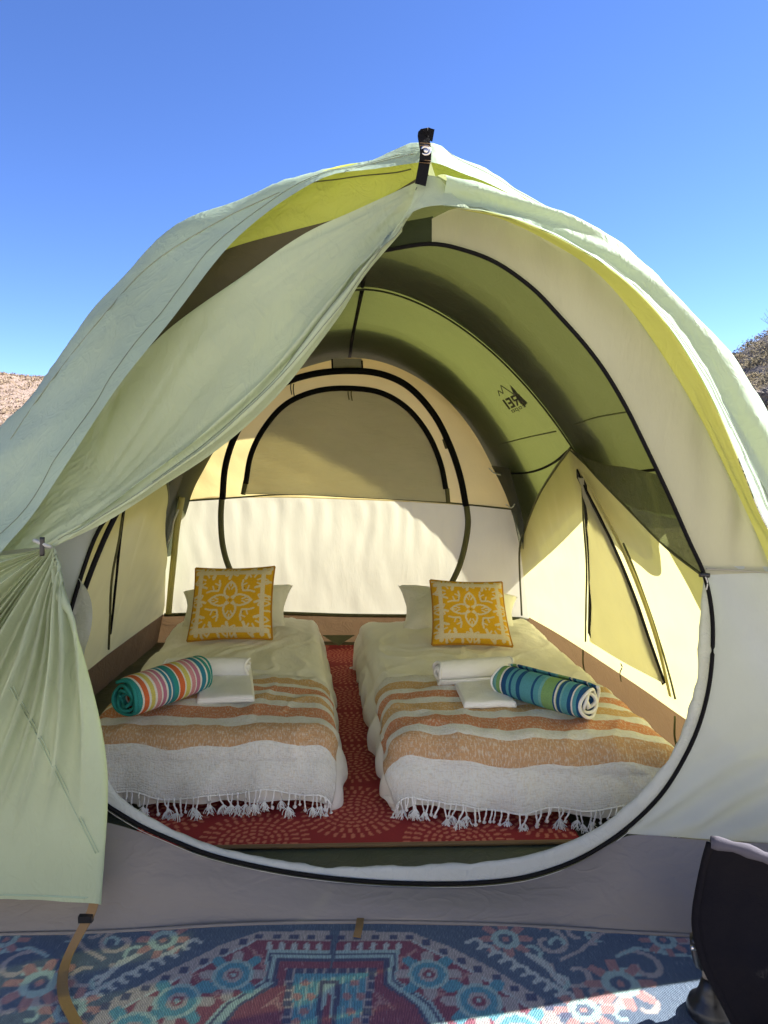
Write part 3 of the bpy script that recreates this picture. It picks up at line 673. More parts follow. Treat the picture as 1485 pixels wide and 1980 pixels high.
band('door_piping', [(902,978),(905,1010),(900,1050),(888,1095),(872,1130)], .036, M['olive'])
band('seam', [(338,970),(430,964),(560,956),(680,961),(780,966),(865,972),(992,985)], .010, M['olive'], .012)
band('seam', [(318,1189),(500,1185),(680,1190),(880,1192),(1018,1197)], .022, M['olive'], .012)
for x in (642, 700): band('seam', [(x, 697 if x > 660 else 694), (x + 1, 718)], .010, M['black'], .014)
strap('ridge_tab', RL([(671,693),(671,717)], .012), .17, M['window'], tent, n=6)
for x, y in ((563,738),(568,742),(674,748),(680,750)): tube('zip_pull', RL([(x, y), (x - 1, y + 12), (x + 1, y + 25)], .05), .0035, M['olive'], tent, n=8, sides=5)
band('zip_stop', [(861,848),(867,866)], .04, M['olive'], .024)
rt = loft([RL([(284,1188),(680,1190),(1025,1196)]), [Vector((-1.46, 4.33, .0)), Vector((-.2, 4.36, .0)), Vector((.95, 4.33, .0))]], 60, 10)
tub_r = grid_obj('floor_tub', displace(rt, crumple(.012, 5, 24), .05), M['tub'], tent)
a, b, c = Pz(624,1226,.10), Pz(686,1226,.10), Pz(655,1246,.05)
raw('corner_patch', [p + Vector((0, -.03, 0)) for p in (a, b, c)] + [p + Vector((0, -.024, 0)) for p in (a, b, c)], [(0,1,2),(3,5,4),(0,3,4,1),(1,4,5,2),(2,5,3,0)], M['olive'], tub_r)

# side walls
zb = .2
peak_r = P(1105, 866, 2.95); mb = Pz(1146, 1268, zb); vr = P(1006, 1062, 4.18); vf = P(1360, 1114, 1.84)
br = Pz(1022, 1193, zb); bf = Vector((1.24, 1.80, zb))
cs = crumple(.010, 4.5, 31, (1, .6, 1))
def sfold(p, u, v): return cs(p, u, v) + .006 * math.sin(p.y * 40 + 3 * noise.noise(p * 3)) * abs(noise.noise(p * 2))
rearp = loft([[peak_r, P(1076,905,3.25), P(1042,960,3.62), P(1016,1025,4.0), vr], [peak_r.lerp(mb, .5), vr.lerp(br, .5).lerp(peak_r.lerp(mb, .5), .5) + Vector((.02, 0, 0)), vr.lerp(br, .5)], [mb, Pz(1080,1226,zb), br]], 50, 50)
sr1 = grid_obj('side_wall', displace(rearp, sfold, .04), M['side'], tent)
frontp = loft([[peak_r, P(1150,918,2.65), P(1215,985,2.32), P(1290,1060,2.05), vf], [peak_r.lerp(mb, .5), peak_r.lerp(mb, .5).lerp(vf.lerp(bf, .5), .5) + Vector((.02, 0, 0)), vf.lerp(bf, .5)], [mb, Pz(1245,1334,zb), Pz(1340,1400,zb), bf]], 60, 50)
sr2 = grid_obj('side_wall', displace(frontp, sfold, .04), M['side'], tent)
bs = bvh(displace(rearp, sfold, .04)); bs2 = bvh(displace(frontp, sfold, .04))
def onw(pts, off=.01, n=30):
    q = cr([Vector((x, y, 0)) for x, y in pts], n); out = []
    for p in q:
        h = hit(bs2, p.x, p.y, off) or hit(bs, p.x, p.y, off)
        if h is not None: out.append(h)
    return out
strap('side_zip', onw(((1116,915),(1140,965),(1180,1045),(1220,1140),(1255,1240),(1284,1322)), .006), lambda s: .05 + .012 * math.sin(s * 3), M['black'], tent, n=40, across=Vector((0, 1, .2)), th=.006)
strap('side_zip', onw(((1131,925),(1134,1000),(1139,1080),(1141,1160),(1140,1228)), .006), lambda s: .030 + .006 * math.sin(s * 9), M['black'], tent, n=40, across=Vector((0, 1, 0)), th=.006)
za = cr(onw(((1118,922),(1140,968),(1180,1048),(1220,1143),(1255,1243),(1284,1322)), .016), 40); zb_ = cr(onw(((1130,925),(1134,1000),(1139,1080),(1141,1160),(1140,1240)), .016), 40)
zm = [a.lerp(b, .5) + Vector((-.012, 0, 0)) for a, b in zip(za, zb_)]
grid_obj('side_door', displace(loft([za, zm, zb_], 40, 24), crumple(.010, 6, 81), .05), M['side2'], tent)
strap('zip_flap', [p + Vector((-.012, -.01, 0)) for p in onw(((1130,915),(1162,975),(1205,1055),(1245,1150),(1275,1240),(1300,1345)))], lambda s: .02 + .02 * math.sin(s * 3.1), M['side'], tent, n=30, across=Vector((0, 1, 0)))
tube('seam', onw(((1126,920),(1128,1000),(1134,1090),(1133,1170),(1132,1240))), .005, M['olive'], tent, sides=5)
tube('seam', onw(((1205,1050),(1230,1110),(1262,1200),(1290,1290),(1306,1352))), .004, M['olive'], tent, sides=5)
tube('wall_hem', [p + Vector((-.004, 0, 0)) for p in cr([peak_r, P(1076,905,3.25), P(1042,960,3.62), P(1016,1025,4.0), vr, RW(1010,1190,.03)], 50)], .006, M['olive'], tent, sides=6)
tube('wall_hem', cr([peak_r, P(1150,918,2.65), P(1215,985,2.32), P(1290,1060,2.05), vf], 40), .004, M['olive'], tent, sides=6)
tube('zip_pull', PL((1200,1283,2.55),(1203,1290,2.55),(1199,1300,2.55),(1201,1318,2.55)), .0022, M['olive'], tent, n=12, sides=5)
tubr = loft([cr([br, Pz(1080,1226,zb), mb, Pz(1245,1334,zb), Pz(1340,1400,zb), bf], 60), [p + Vector((.05, 0, -.2)) for p in cr([br, mb, bf], 60)]], 60, 10)
def tubf(p, u, v): return crumple(.010, 5, 33)(p, u, v)
tr_ = grid_obj('floor_tub', displace(tubr, tubf, .03), M['tub'], tent)
for x, y in ((1131,1256),(1310,1385)): tube('seam', [Pz(x, y, zb) + Vector((-.01, 0, 0)), Pz(x, y, zb) + Vector((-.004, .01, -.08)), Pz(x, y, zb) + Vector((.02, .02, -.17))], .004, M['seam_and_shadow'], tr_, n=8, sides=5)
# left
peak_l = P(306, 900, 2.95); vl = P(321, 1078, 4.12); bl0 = Pz(318, 1186, zb); bm_l = Pz(205, 1268, zb); bfl = Vector((-1.34, 1.80, zb)); vfl = P(60, 1114, 1.84)
lrear = loft([[peak_l, P(322,935,3.2), P(325,970,3.5), P(316,1010,3.8), vl], [peak_l.lerp(bm_l, .5), peak_l.lerp(bl0, .6), vl.lerp(bl0, .5)], [bm_l, Pz(262,1226,zb), bl0]], 50, 50)
grid_obj('side_wall', displace(lrear, sfold, .04), M['side'], tent)
lfront = loft([[vfl, P(200,990,2.35), peak_l], [vfl.lerp(bfl, .5), peak_l.lerp(bm_l, .5)], [bfl, Pz(165,1300,zb), bm_l]], 50, 50)
grid_obj('side_wall', displace(lfront, sfold, .04), M['side'], tent)
bs, bs2 = bvh(displace(lrear, sfold, .04)), bvh(displace(lfront, sfold, .04))
tube('side_zip', onw(((250,945),(240,980),(232,1040),(224,1120),(217,1190),(213,1225)), .008), .007, M['black'], tent, sides=8)
tube('seam', onw(((243,960),(230,1040),(216,1120),(212,1200),(210,1255)), .01), .006, M['olive'], tent, sides=5)
tube('wall_hem', cr([peak_l, P(322,935,3.2), P(325,970,3.5), P(316,1010,3.8), vl], 40), .005, M['olive'], tent, sides=6)
tube('pole_sleeve', PL((352,962,4.05),(342,1020,4.06),(336,1080,4.08),(330,1140,4.10),(326,1186,4.12)), .018, M['side'], tent, n=24, sides=8)
tube('guy_cord', PL((345,985,4.0),(335,1010,4.0),(332,1030,4.0),(324,1050,4.0)), .006, M['cord'], tent, n=14, sides=5)
tubl = loft([cr([bl0, Pz(262,1226,zb), bm_l, Pz(165,1300,zb), bfl], 60), [p + Vector((-.05, 0, -.2)) for p in cr([bl0, bm_l, bfl], 60)]], 60, 10)
grid_obj('floor_tub', displace(tubl, tubf, .03), M['tub'], tent)
tube('guy_cord', PL((945,905,4.05),(955,914,4.05),(968,918,4.0)), .004, M['cord'], tent, n=10, sides=5)
tube('guy_cord', PL((978,975,4.05),(988,982,4.05),(995,975,4.0)), .004, M['cord'], tent, n=10, sides=5)
fl_ = [[Vector((x * (1 - (y - 1.68) * .05) - .05 - .03 * (y - 1.68), y, .016 + .004 * noise.noise(Vector((x * 5, y * 5, 0))))) for x in np.linspace(-1.58, 1.48, 60)] for y in np.linspace(1.70, 4.36, 60)]
grid_obj('groundsheet', fl_, M['floor'], tent)

#@@THINGS
# ------------------------------------------------------------------ floor rug inside
def rug_grid(c00, c10, c11, c01, nx, ny, z, wav=.002):
    out = []
    for j in range(ny):
        row = []
        for i in range(nx):
            u, v = i / (nx - 1), j / (ny - 1); p = c00.lerp(c10, u).lerp(c01.lerp(c11, u), v)
            p.z = z + wav * (noise.noise(Vector((p.x * 4, p.y * 4, 1))) + .6)
            row.append(p)
        out.append(row)
    return out
rz = .026
rc = [Pz(250,1640,rz), Pz(1122,1626,rz), Vector((.52, 4.22, rz)), Vector((-.98, 4.22, rz))]
rg_ = rug_grid(rc[0], rc[1], rc[2], rc[3], 330, 480, rz)
red_m = attr_mat('red_rug_weave', None, bump=.35, wr=160)
red = grid_obj('red_rug', rg_, red_m, thick=.008)
XY = np.array([(p.x, p.y) for r in rg_ for p in r]); X, Y = XY[:, 0], XY[:, 1]
cols = np.empty((len(X), 3)); cols[:] = (.30, .030, .034)
lx, ly = .33, .36; x0_, y0_ = Pz(682,1570,rz).x, Pz(682,1570,rz).y
best = np.full(len(X), 9.0); bth = np.zeros(len(X))
for i in range(-5, 6):
    for j in range(-3, 9):
        cx_ = x0_ + i * lx * .92 - .05 * j * ly; cy_ = y0_ + j * ly + (.5 * ly if i % 2 else 0)
        r = np.hypot(X - cx_, Y - cy_); k = r < best; best[k] = r[k]; bth[k] = np.arctan2(Y - cy_, X - cx_)[k]
for n_, rr in ((5, .016), (9, .036), (14, .056), (19, .076), (25, .097), (30, .124), (36, .154)):
    a = bth * n_ / (2 * np.pi) + rr * 37; fa_ = np.abs(a - np.round(a)); long_ = rr > .11
    on_ = (np.abs(best - rr) < (.011 if long_ else .0052) * (1.2 - 1.3 * fa_)) & (fa_ < (.20 if long_ else .34))
    cols[on_] = (.58, .19, .12)
dye(red, cols)
tag(red, 'dark red woven rug with rings of orange dashes between the two beds', 'rug')
edge = tube('bound_edge', [p + Vector((0, -.004, 0)) for p in cr([rc[0], rc[1]], 40)], .007, M['tan'], red, sides=6)

# ------------------------------------------------------------------ beds
class Bed:
    def __init__(s, bl, br, fr_, fl, top, rad=.07, seed=0):
        s.bl, s.br, s.fr, s.fl, s.top, s.rad, s.seed = bl, br, fr_, fl, top, rad, seed
        s.w = ((br - bl).length + (fr_ - fl).length) / 2; s.l = ((bl - fl).length + (br - fr_).length) / 2
    def pt(s, a, b, off=0.0, flare=.10, bulge=.025, puff=0.012):
        # a across in metres from the centre, b along in metres from the front edge (negative: hanging over the front)
        hw = s.w / 2; dx = a - max(-hw, min(hw, a)); dy = (b if b < 0 else 0) + (b - s.l if b > s.l else 0)
        ca = max(-hw, min(hw, a)); cb = max(0, min(s.l, b)); u, v = (ca + hw) / s.w, cb / s.l
        p = s.fl.lerp(s.fr, u).lerp(s.bl.lerp(s.br, u), v)
        ex = (s.br - s.bl).normalized(); ey = ((s.bl - s.fl).normalized() + (s.br - s.fr).normalized()).normalized()
        r = math.hypot(dx, dy); z = s.top + puff * (1 - (2 * u - 1) ** 4) * (1 - (2 * v - 1) ** 4)
        Rr = s.rad + off
        if r > 0:
            d = (ex * dx + ey * dy) / r; q = math.pi / 2 * Rr
            if r < q: f, g = Rr * math.sin(r / Rr), Rr * (1 - math.cos(r / Rr))
            else: f, g = Rr + (r - q) * flare + bulge * math.sin(min(1, (r - q) / .18) * math.pi), Rr + (r - q)
            p = p + d * f; z -= g; z = max(z, .034 + off * .6)
        p = Vector((p.x, p.y, z)); 
        if r <= 0: p.z += off
        else: p.z += off * max(0, 1 - r / (Rr * 1.57))
        return p
def bed_grid(bed, a0, a1, b0, b1, na, nb, off, cr_fn, **k):
    g = [[bed.pt(a0 + (a1 - a0) * i / (na - 1), b0 + (b1 - b0) * j / (nb - 1), off, **k) for i in range(na)] for j in range(nb)]
    return displace(g, cr_fn, 0)
BT = .265
rin = .055
def inset(px, py, dx, dy): p = Pz(px, py, BT); return Vector((p.x + dx, p.y + dy, BT))
bedL = Bed(inset(352,1192,rin,-.03), inset(614,1196,-rin,-.03), inset(652,1425,-rin-.02,.07), inset(150,1430,rin,.07), BT, .065, 1)
bedR = Bed(inset(698,1200,rin,-.03), inset(1026,1197,-rin,-.03), inset(1310,1450,-rin,.06), inset(768,1435,rin,.07), BT, .065, 2)
def shwr(seed, amp=.009):
    c1 = crumple(amp, 5, seed, (1.3, .6, .6)); c2 = crumple(amp * .4, 13, seed + 5)
    return lambda p, u, v: c1(p, u, v) + c2(p, u, v) + .007 * ridged(Vector((p.x * 7 + 3 * noise.noise(p * 2), p.y * 3.2 - p.x * 3, seed))) + .012 * math.sin(p.x * 30 + p.y * 34 + 5 * noise.noise(p * 3)) * max(0, (BT - .04 - p.z) / .2)
def mk_bed(bed, lab, drop, seed, corner):
    t = tag(empty('bed', ((bed.fl + bed.br) / 2).xy.to_3d()), lab, 'bed', 'the two beds in the tent')
    inner = [[bed.pt(-bed.w/2 - .2 + (bed.w + .4) * i / 23, -.2 + (bed.l + .4) * j / 29, -.012, 0.0, 0) for i in range(24)] for j in range(30)]
    grid_obj('mattress', inner, M['sheet'], t)
    g = bed_grid(bed, -bed.w/2 - drop, bed.w/2 + drop, -.235, bed.l + .2, 150, 200, 0, shwr(seed), flare=.12, bulge=.022)
    sh = grid_obj('bed_sheet', g, M['sheet'], t)
    for c in corner:
        q = cr([Vector(x) for x in c], 8)
        gg_ = [[q[i] + Vector((0, .03 * (k / 6 - .5) * (1 - i / 9), .05 * (1 - abs(k / 3 - 1)) * (.6 - i / 16) + .012)) for k in range(7)] for i in range(8)]
        grid_obj('sheet_corner', gg_, M['sheet'], sh)
    return t
cL = [bedR.pt(-bedR.w/2 - .26, bedR.l * .55, 0), ]
mk_bed(bedL, 'low bed with cream sheet under the multicoloured towel roll', .235, 41, [])
mk_bed(bedR, 'low bed with cream sheet under the blue and green towel roll', .25, 47,
       [[Pz(712,1285,.05), Pz(694,1296,.045), Pz(676,1297,.035)], [Pz(775,1560,.06), Pz(752,1556,.05), Pz(738,1546,.04)]])

# ------------------------------------------------------------------ throws
def throw_mat(name, stops, total):
    m, T, pb, out = mat(name)
    tc = N(T, 'ShaderNodeTexCoord'); sp = N(T, 'ShaderNodeSeparateXYZ'); T.links.new(tc.outputs['UV'], sp.inputs[0])
    wob = noise_n(T, mapping(T, (60, 60, 60)), 1, 2); ad = N(T, 'ShaderNodeMath', operation='MULTIPLY_ADD'); ad.inputs[1].default_value = .006
    T.links.new(wob.outputs[0], ad.inputs[0]); T.links.new(sp.outputs[1], ad.inputs[2])
    st = ramp(T, ad.outputs[0], stops, 'CONSTANT')
    fleck = noise_n(T, mapping(T, (170, 50, 1), 'UV'), 1.0, 3, .7); fleck2 = noise_n(T, mapping(T, (45, 170, 1), 'UV'), 1.0, 3, .7)
    col = mixc(T, ramp(T, fleck.outputs[0], [(.48, 0.0), (.64, .7)]), st, (.74, .68, .58))
    col = mixc(T, ramp(T, fleck2.outputs[0], [(.35, .22), (.5, 0.0)]), col, (.25, .24, .24))
    T.links.new(col, pb.inputs['Base Color']); pb.inputs['Roughness'].default_value = .95; pb.inputs['Specular IOR Level'].default_value = .05
    mm = N(T, 'ShaderNodeMath', operation='ADD'); T.links.new(fleck.outputs[0], mm.inputs[0]); T.links.new(fleck2.outputs[0], mm.inputs[1])
    b = N(T, 'ShaderNodeBump'); b.inputs['Strength'].default_value = 1.0; b.inputs['Distance'].default_value = .007; T.links.new(mm.outputs[0], b.inputs['Height']); T.links.new(b.outputs[0], pb.inputs['Normal'])
    return m
WH, OC, RD, BR = (.80, .80, .78), (.66, .41, .18), (.64, .26, .13), (.58, .345, .18)
def mk_throw(bed, a0, a1, bfun0, bfun1, ys, xref, lab, seed, tass):
    # b runs from the hanging hem (negative) up to the back edge on the bed
    na, nb = 110, 110
    g = []
    for j in range(nb):
        v = j / (nb - 1); row = []
        for i in range(na):
            u = i / (na - 1); b = bfun0(u) * (1 - v) + bfun1(u) * v
            row.append(bed.pt(a0(v) + (a1(v) - a0(v)) * u, b, .007, flare=.10, bulge=.028))
        g.append(row)
    c1 = crumple(.003, 11, seed); c0 = shwr(41 if bed is bedL else 47); g = displace(g, lambda p, u, v: c1(p, u, v) + c0(p, u, v) + .006 + .006 * math.sin(u * 30 + 3 * noise.noise(p * 4)) * max(0, .35 - v), 0)
    # stripes: heights on the bed top converted to the fraction of the cloth
    mid_ = []
    bs_ = np.linspace(bfun0(.5), bfun1(.5), 400); rows_ = [row_of(bed.pt(0, b, .009, flare=.10, bulge=.028)) for b in bs_]
    for y in ys:
        k = min(range(400), key=lambda i: abs(rows_[i] - y)); mid_.append(k / 399)
    seq = [(0, WH)]; colsq = [BR, WH, RD, WH, OC, WH, RD, WH, OC, WH]
    seq += [(max(0, m), c) for m, c in zip(mid_, colsq)]
    o = grid_obj('throw_blanket', g, throw_mat('throw_weave_' + ('a' if seed < 60 else 'b'), seq, 1), thick=.003)
    tag(o, lab, 'blanket', 'striped throws over the bed ends')
    # tassels along the hem
    rg2 = random.Random(seed); variants = []
    for k in range(7):
        vs, fs = [], []; L = rg2.uniform(.034, .052); loose = k >= 4
        bend = Vector((rg2.uniform(-.020, .020), -rg2.uniform(.0, .012), 0))
        path = [Vector((0, -.004, .004)), Vector((bend.x * .3, -.008, -L * .35)), Vector((bend.x, bend.y, -L * .75)), Vector((bend.x * .8, bend.y * .6, -L))]
        a_, b_ = tube_data(cr(path, 10), lambda s: .0027 + .0008 * math.sin(s * 22) + (.0036 if .84 < s < .97 and not loose else 0), sides=6); vs += a_; fs += b_
        if loose:
            for _ in range(18):
                e = path[2] + Vector((rg2.uniform(-.022, .022), -rg2.uniform(0, .02), -rg2.uniform(.018, .030)))
                a_, b_ = tube_data(cr([path[1], path[2], path[2].lerp(e, .5) + Vector((rg2.gauss(0, .004), 0, 0)), e], 8), .0012, sides=4)
                o_ = len(vs); vs += a_; fs += [tuple(i + o_ for i in f) for f in b_]
        me = bpy.data.meshes.new('tassel'); me.from_pydata([tuple(v) for v in vs], [], fs); me.polygons.foreach_set('use_smooth', [True] * len(fs)); me.materials.append(M['tassel']); variants.append(me)
    hem = g[0]
    for q in range(tass):
        i = min(na - 1, int((q + .5 + rg2.uniform(-.25, .25)) / tass * na)); p = hem[i]
        k = rg2.choice((0, 1, 2, 3)) if rg2.random() < .58 else rg2.choice((4, 5, 6))
        t_ = bpy.data.objects.new('tassel', variants[k]); C.objects.link(t_); t_.parent = o
        t_.location = p; s_ = rg2.uniform(.8, 1.15); t_.scale = (s_, s_, s_ * min(1.1, (p.z - .02) / .05)); t_.rotation_euler = (0, 0, rg2.uniform(-.6, .6))
    # raised hem cord
    tube('hem', [p + Vector((0, -.003, 0)) for p in hem], .0032, M['tassel'], o, sides=5)
    return o
hwL, hwR = bedL.w / 2, bedR.w / 2
yL = [1441, 1404, 1390, 1370, 1360, 1349, 1342, 1331, 1325, 1315]
mk_throw(bedL, lambda v: -hwL - .12, lambda v: hwL + .075 + .03 * (1 - v), lambda u: -.200 - .01 * u + .010 * math.sin(u * 11) + .006 * math.sin(u * 29), lambda u: .51 - .02 * u + .03 * u * u, yL, 450, 'striped fringed throw over the bed with the multicoloured towel roll', 51, 48)
yR = [1478, 1432, 1415, 1392, 1380, 1365, 1355, 1343, 1335, 1321]
mk_throw(bedR, lambda v: -hwR - .10 - .05 * (1 - v), lambda v: hwR + .10, lambda u: -.205 - .012 * math.sin(u * 3.1) + .010 * math.sin(u * 9 + 1) + .006 * math.sin(u * 26), lambda u: .60 - .05 * u - .03 * (1 - u), yR, 960, 'striped fringed throw over the bed with the blue towel roll', 61, 58)

# ------------------------------------------------------------------ cushions and pillows
def cushion_dye(n):
    x = np.linspace(-1, 1, n); X, Y = np.meshgrid(x, x); X, Y = X.ravel(), Y.ravel()
    cols = np.empty((len(X), 3)); OCH, CRM = (.72, .40, .018), (.72, .62, .44); cols[:] = OCH
    def st(pts, w, c=CRM):
        for sx in (1, -1):
            for sy in (1, -1): stroke(cols, X, Y, [(px * sx, py * sy) for px, py in pts], w, c)
    def leaf(cx, cy, ang, L, wd, w=.05, veins=True):
        ca, sa = math.cos(ang), math.sin(ang)
        def tr(a, b): return (cx + ca * a - sa * b, cy + sa * a + ca * b)
        for sg in (1, -1):
            pts = [tr(L * t, sg * wd * math.sin(math.pi * min(1, .08 + t * .92)) ** .8) for t in np.linspace(.08, 1, 12)]
            stroke(cols, X, Y, pts, w, CRM)
            if veins: stroke(cols, X, Y, [tr(L * .78, sg * wd * .62), tr(L * .58, sg * wd * .22)], w * .7, CRM); stroke(cols, X, Y, [tr(L * .9, sg * wd * .1), tr(L * .74, sg * .0)], w * .5, CRM)
    # border frame in cream with ochre breaks
    for s in (1, -1):
        stroke(cols, X, Y, [(-.9, .80 * s), (.9, .80 * s)], .13, CRM); stroke(cols, X, Y, [(.78 * s, -.9), (.78 * s, .9)], .11, CRM)
    for q in np.linspace(-.8, .8, 5):
        for s in (1, -1):
            stroke(cols, X, Y, [(q, .78 * s), (q - .05, .60 * s)], .07, CRM); stroke(cols, X, Y, [(q + .12, .78 * s), (q + .16, .98 * s)], .06, CRM)
            stroke(cols, X, Y, [(.76 * s, q), (.60 * s, q - .06)], .06, CRM); stroke(cols, X, Y, [(.78 * s, q + .1), (.98 * s, q + .13)], .05, CRM)
    for k in range(4): leaf(0, 0, k * math.pi / 2, .52, .145)
    for sx in (1, -1):
        for sy in (1, -1):
            stroke(cols, X, Y, [(.58 * sx, .22 * sy), (.46 * sx, .26 * sy), (.30 * sx, .26 * sy), (.27 * sx, .42 * sy), (.29 * sx, .55 * sy)], .045, CRM)
            stroke(cols, X, Y, [(.40 * sx, .26 * sy), (.44 * sx, .38 * sy)], .035, CRM); stroke(cols, X, Y, [(.28 * sx, .40 * sy), (.38 * sx, .46 * sy)], .035, CRM)
    for k in range(4):
        ca, sa = math.cos(k * math.pi / 2), math.sin(k * math.pi / 2)
        for s in (1, -1):
            for (r0, t0, an) in ((.98, .0, math.pi - .45), (.62, .52, 0)):
                cx_, cy_ = (ca * r0 - sa * s * t0, sa * r0 + ca * s * t0); leaf(cx_, cy_, k * math.pi / 2 + s * an, .33, .085, .042, False)
    disc(cols, X, Y, (0, 0), .018, (.2, .07, .01))
    for a in (.33, -.33):
        for b in (.33, -.33): disc(cols, X, Y, (a, b), .016, (.2, .07, .01))
    return cols
NC = 130
cd = cushion_dye(NC)
cush_m = attr_mat('cushion_print', None, bump=.6, wr=240)
def mk_cushion(corners, th, lab, seed):          # corners: top-left, top-right, bottom-right, bottom-left (3D)
    tl, tr_, br_, bl_ = corners; nrm = ((tr_ - tl).cross(bl_ - tl)).normalized()
    if nrm.y > 0: nrm = -nrm
    cen = (tl + tr_ + br_ + bl_) / 4
    t = tag(empty('cushion', (bl_ + br_) / 2), lab, 'cushion', 'yellow print cushions')
    def gp(i, j, side, n):
        u, v = i / (n - 1), j / (n - 1); a, b = 2 * u - 1, 2 * v - 1
        pinch = 1 - .055 * (1 - a * a) * (abs(b) ** 3); pinch2 = 1 - .055 * (1 - b * b) * (abs(a) ** 3)
        uu, vv = (a * pinch2 + 1) / 2, (b * pinch + 1) / 2
        p = bl_.lerp(br_, uu).lerp(tl.lerp(tr_, uu), vv)
        h = th * ((1 - a ** 4) * (1 - b ** 4)) ** .55
        h += .006 * noise.noise(Vector((a * 2.5, b * 2.5, seed))) * (1 - max(abs(a), abs(b)) ** 4)
        return p + nrm * (h * side)
    fg = [[gp(i, j, 1, NC) for i in range(NC)] for j in range(NC)]
    o = grid_obj('front_cover', fg, cush_m, t); dye(o, cd)
    grid_obj('back_cover', [[gp(i, j, -1, 40) for i in range(40)] for j in range(40)], M['piping'], t)
    e = [fg[0][i] for i in range(0, NC, 3)] + [fg[j][-1] for j in range(0, NC, 3)] + [fg[-1][i] for i in range(NC - 1, -1, -3)] + [fg[j][0] for j in range(NC - 1, -1, -3)]
    tube('piping', e + [e[0]], .006, M['piping'], t, sides=6)
    return t
zc = BT + .028
def stand(pbl, pbr, ptl, ptr, lean):
    b1, b2 = Pz(*pbl, zc), Pz(*pbr, zc); d = (b1.y + b2.y) / 2; b1, b2 = P(*pbl, d), P(*pbr, d)
    return [P(*ptl, d + lean), P(*ptr, d + lean), b2, b1]
mk_cushion(stand((362,1240), (526,1236), (379,1099), (531,1096), .16), .062, 'yellow cushion with cream leaf print on the bed with the multicoloured towel roll', 3)
mk_cushion(stand((836,1247), (991,1250), (832,1122), (970,1126), .15), .062, 'yellow cushion with cream leaf print on the bed with the blue towel roll', 9)
def mk_pillow(c, ax, w, h, th, tilt, lab, seed):
    ax = Vector(ax).normalized(); up = Vector((0, math.sin(tilt), math.cos(tilt))); up = (up - ax * up.dot(ax)).normalized(); nr = ax.cross(up)
    rows = []
    def g(side):
        out = []
        for j in range(40):
            row = []
            for i in range(60):
                a, b = 2 * i / 59 - 1, 2 * j / 39 - 1
                k = max(0, (1 - a * a) * (1 - b * b)) ** .45; a, b = a * (1 - .10 * (1 - b * b)), b * (1 - .16 * (1 - a * a))
                p = c + ax * (a * w / 2 * (1 - .06 * (1 - b * b))) + up * (b * h / 2 * (1 - .07 * (1 - a * a))) + nr * (side * th * k)
                p += nr * (.030 * noise.noise(p * 7 + Vector((seed, 0, 0))) * k) + nr * (.018 * abs(noise.noise(p * 15 + Vector((seed, 5, 0)))) * k)
                row.append(p)
            out.append(row)
        return out
    t = tag(empty('pillow', (c.x, c.y, zc)), lab, 'pillow', 'white pillows behind the cushions')
    grid_obj('pillow_front', g(1), M['pillow'], t); grid_obj('pillow_back', g(-1), M['pillow'], t)
p1 = P(455, 1186, 3.82); mk_pillow(p1, (1, .05, .05), .62, .38, .15, .95, 'white pillow behind the cushion on the bed with the multicoloured towel roll', 2)
p2 = P(888, 1192, 3.80); mk_pillow(p2, (1, .02, -.10), .68, .38, .15, .95, 'white pillow behind the cushion on the bed with the blue towel roll', 8)

# ------------------------------------------------------------------ towels
def stripes_mat(name, seq, base):
    m, T, pb, out = mat(name)
    tc = N(T, 'ShaderNodeTexCoord'); sp = N(T, 'ShaderNodeSeparateXYZ'); T.links.new(tc.outputs['UV'], sp.inputs[0])
    wob = noise_n(T, mapping(T, (12, 12, 12)), 1, 2); ad = N(T, 'ShaderNodeMath', operation='MULTIPLY_ADD'); ad.inputs[1].default_value = .02
    T.links.new(wob.outputs[0], ad.inputs[0]); T.links.new(sp.outputs[1], ad.inputs[2])
    col = ramp(T, ad.outputs[0], seq, 'CONSTANT'); n1 = noise_n(T, mapping(T, (1, 1, 1)), 260, 3)
    col = mixc(T, ramp(T, n1.outputs[0], [(.3, .25), (.6, 0.0)]), col, (.05, .08, .1))
    T.links.new(col, pb.inputs['Base Color']); pb.inputs['Roughness'].default_value = .95; pb.inputs['Specular IOR Level'].default_value = .05
    b = N(T, 'ShaderNodeBump'); b.inputs['Strength'].default_value = .8; b.inputs['Distance'].default_value = .003; T.links.new(n1.outputs[0], b.inputs['Height']); T.links.new(b.outputs[0], pb.inputs['Normal']); return m
